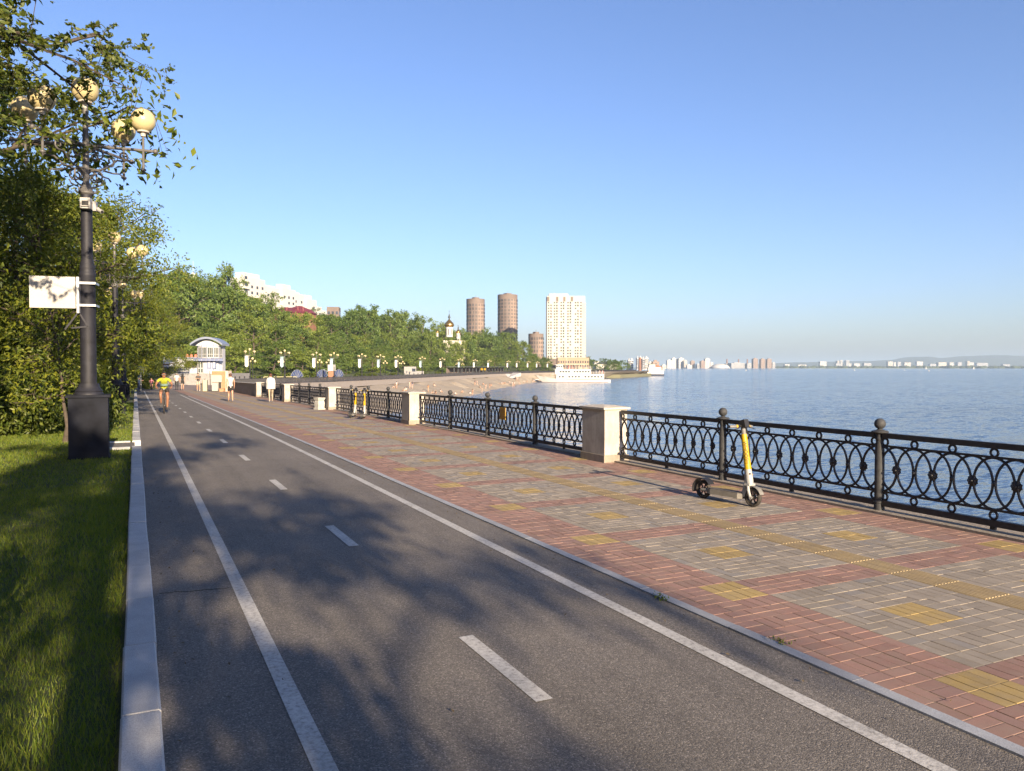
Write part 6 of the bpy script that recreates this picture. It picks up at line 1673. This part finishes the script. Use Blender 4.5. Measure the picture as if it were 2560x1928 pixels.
# ------------------------------------------------------------------ people on the beach, tiny figures
PEOPLE = [(52.5, 166.4, -3.08, 'stand', 'skin', 'white', 'white', 'dark', 2.3), (52.2, 167.2, -2.92, 'sit', 'skinpale', 'black', 'black', 'brown', 4.9), (56.7, 169.7, -3.14, 'stand', 'skinpale', None, 'navy', 'dark', 0.7), (57.4, 170.0, -3.29, 'stand', 'skinpale', 'navy', 'navy', 'brown', 3.4), (53.1, 162.9, -3.6, 'sit', 'skin', 'white', 'white', 'dark', 4.6), (53.8, 163.7, -3.6, 'sit', 'skin', 'white', 'navy', 'dark', 5.8), (58.3, 165.0, -4.15, 'sit', 'skinpale', 'navy', 'navy', 'dark', 0.9), (63.2, 175.4, -4.17, 'arms', 'skin', 'orange', 'orange', 'brown', 0.8), (63.8, 174.0, -4.51, 'sit', 'skinpale', 'black', 'black', 'dark', 4.9), (70.5, 191.0, -3.33, 'sit', 'skinpale', None, 'navy', 'brown', 2.0), (64.4, 173.6, -4.64, 'sit', 'skin', 'black', 'black', 'dark', 5.9), (67.3, 177.7, -4.46, 'sit', 'skin', 'white', 'navy', 'brown', 1.9), (73.4, 185.4, -4.85, 'lie', 'skin', None, 'charcoal', 'dark', 5.9), (71.8, 179.4, -5.15, 'sit', 'skinpale', 'white', 'charcoal', 'brown', 1.9), (76.7, 186.8, -4.94, 'sit', 'skin', None, 'black', 'dark', 4.3), (78.5, 185.9, -5.39, 'sit', 'skinpale', 'white', 'charcoal', 'brown', 2.2), (81.1, 190.4, -5.73, 'stand', 'skin', None, 'charcoal', 'dark', 2.0), (89.7, 203.7, -5.63, 'stand', 'skinpale', None, 'navy', 'dark', 1.1), (98.6, 221.0, -5.1, 'stand', 'skinpale', None, 'navy', 'dark', 2.2), (105.0, 232.2, -5.28, 'walk', 'skin', None, 'navy', 'dark', 4.9), (96.2, 224.0, -4.02, 'stand', 'skin', 'navy', 'navy', 'dark', 5.3), (97.4, 225.0, -4.06, 'stand', 'skinpale', None, 'navy', 'dark', 1.1), (101.8, 233.9, -4.04, 'lie', 'skinpale', 'white', 'navy', 'dark', 5.8), (105.8, 239.3, -4.25, 'sit', 'skin', None, 'navy', 'dark', 2.2), (123.1, 263.7, -4.61, 'lie', 'skin', 'white', 'charcoal', 'brown', 0.7), (124.7, 264.6, -4.75, 'sit', 'skinpale', 'white', 'white', 'brown', 0.2), (127.4, 267.7, -4.66, 'sit', 'skin', None, 'black', 'brown', 3.2), (128.7, 268.2, -4.79, 'lie', 'skinpale', None, 'navy', 'brown', 1.7), (131.2, 267.9, -5.59, 'stand', 'skin', 'navy', 'navy', 'brown', 4.3), (130.7, 268.0, -5.41, 'stand', 'skinpale', 'white', 'navy', 'dark', 3.9), (151.1, 305.9, -3.79, 'stand', 'skin', 'white', 'navy', 'brown', 1.0), (154.4, 310.9, -3.94, 'stand', 'skinpale', None, 'black', 'dark', 3.4), (150.2, 301.5, -4.65, 'sit', 'skinpale', 'black', 'black', 'dark', 4.7), (110.2, 242.3, -4.8, 'sit', 'skin', None, 'navy', 'brown', 4.1), (96.7, 221.1, -4.72, 'sit', 'skinpale', 'black', 'black', 'dark', 0.2), (130.4, 266.9, -5.61, 'stand', 'skinpale', None, 'navy', 'dark', 0.8), (131.9, 268.5, -5.66, 'walk', 'skin', 'white', 'navy', 'dark', 5.6), (169.4, 325.2, -5.68, 'stand', 'skinpale', 'black', 'black', 'dark', 2.7), (171.0, 327.0, -5.58, 'stand', 'skin', 'white', 'white', 'brown', 1.9), (179.7, 339.3, -5.09, 'sit', 'skin', 'white', 'white', 'dark', 2.8), (185.1, 345.0, -5.07, 'sit', 'skin', 'white', 'white', 'brown', 1.7), (148.6, 297.6, -5.54, 'sit', 'skin', 'white', 'charcoal', 'dark', 0.7), (157.1, 310.3, -5.3, 'sit', 'skin', 'white', 'charcoal', 'dark', 5.9), (149.6, 302.0, -4.26, 'stand', 'skin', 'white', 'navy', 'dark', 3.1), (154.9, 311.8, -3.75, 'stand', 'skinpale', None, 'navy', 'dark', 4.9), (125.9, 266.2, -4.7, 'sit', 'skin', None, 'black', 'brown', 2.3), (137.2, 284.1, -4.65, 'sit', 'skinpale', 'white', 'charcoal', 'brown', 1.7), (161.8, 316.3, -5.16, 'sit', 'skin', None, 'charcoal', 'brown', 4.1)]
BT = {}
for i, (x, y, z, pose, sk, top, bot, hair, rz) in enumerate(PEOPLE):
    key = (pose, sk, top, bot, hair)
    lab = {'stand':'tiny bather standing on the beach', 'walk':'tiny bather walking on the beach sand', 'sit':'tiny sunbather sitting on the beach sand', 'lie':'tiny sunbather lying on the beach sand', 'arms':'tiny bather in orange with arms spread on the beach'}[pose]
    if key not in BT: BT[key] = person(lab, (x, y, z), rz, pose, sk, top, bot, None, 'none', 'bare' if bot else 'bare', hair, 'bikini', 1.7, 1, 'people on the beach', False)
    else: dup(BT[key], (x, y, z), rz)

# ------------------------------------------------------------------ haze
m = bpy.data.materials.new('haze_air'); m.use_nodes = True; t_ = m.node_tree; t_.nodes.clear()
ho = t_.nodes.new('ShaderNodeOutputMaterial'); hv = t_.nodes.new('ShaderNodeVolumePrincipled')
hv.inputs['Color'].default_value = (.46,.61,.78,1); hv.inputs['Density'].default_value = 0.00011; hv.inputs['Anisotropy'].default_value = 0.0
t_.links.new(hv.outputs[0], ho.inputs['Volume'])
b = MB(); b.box(-10000, 23000, -4000, 25000, -9.5, 190); o = b.build('haze', m); tag(o, 'thin pale river haze', 'haze', kind='stuff')
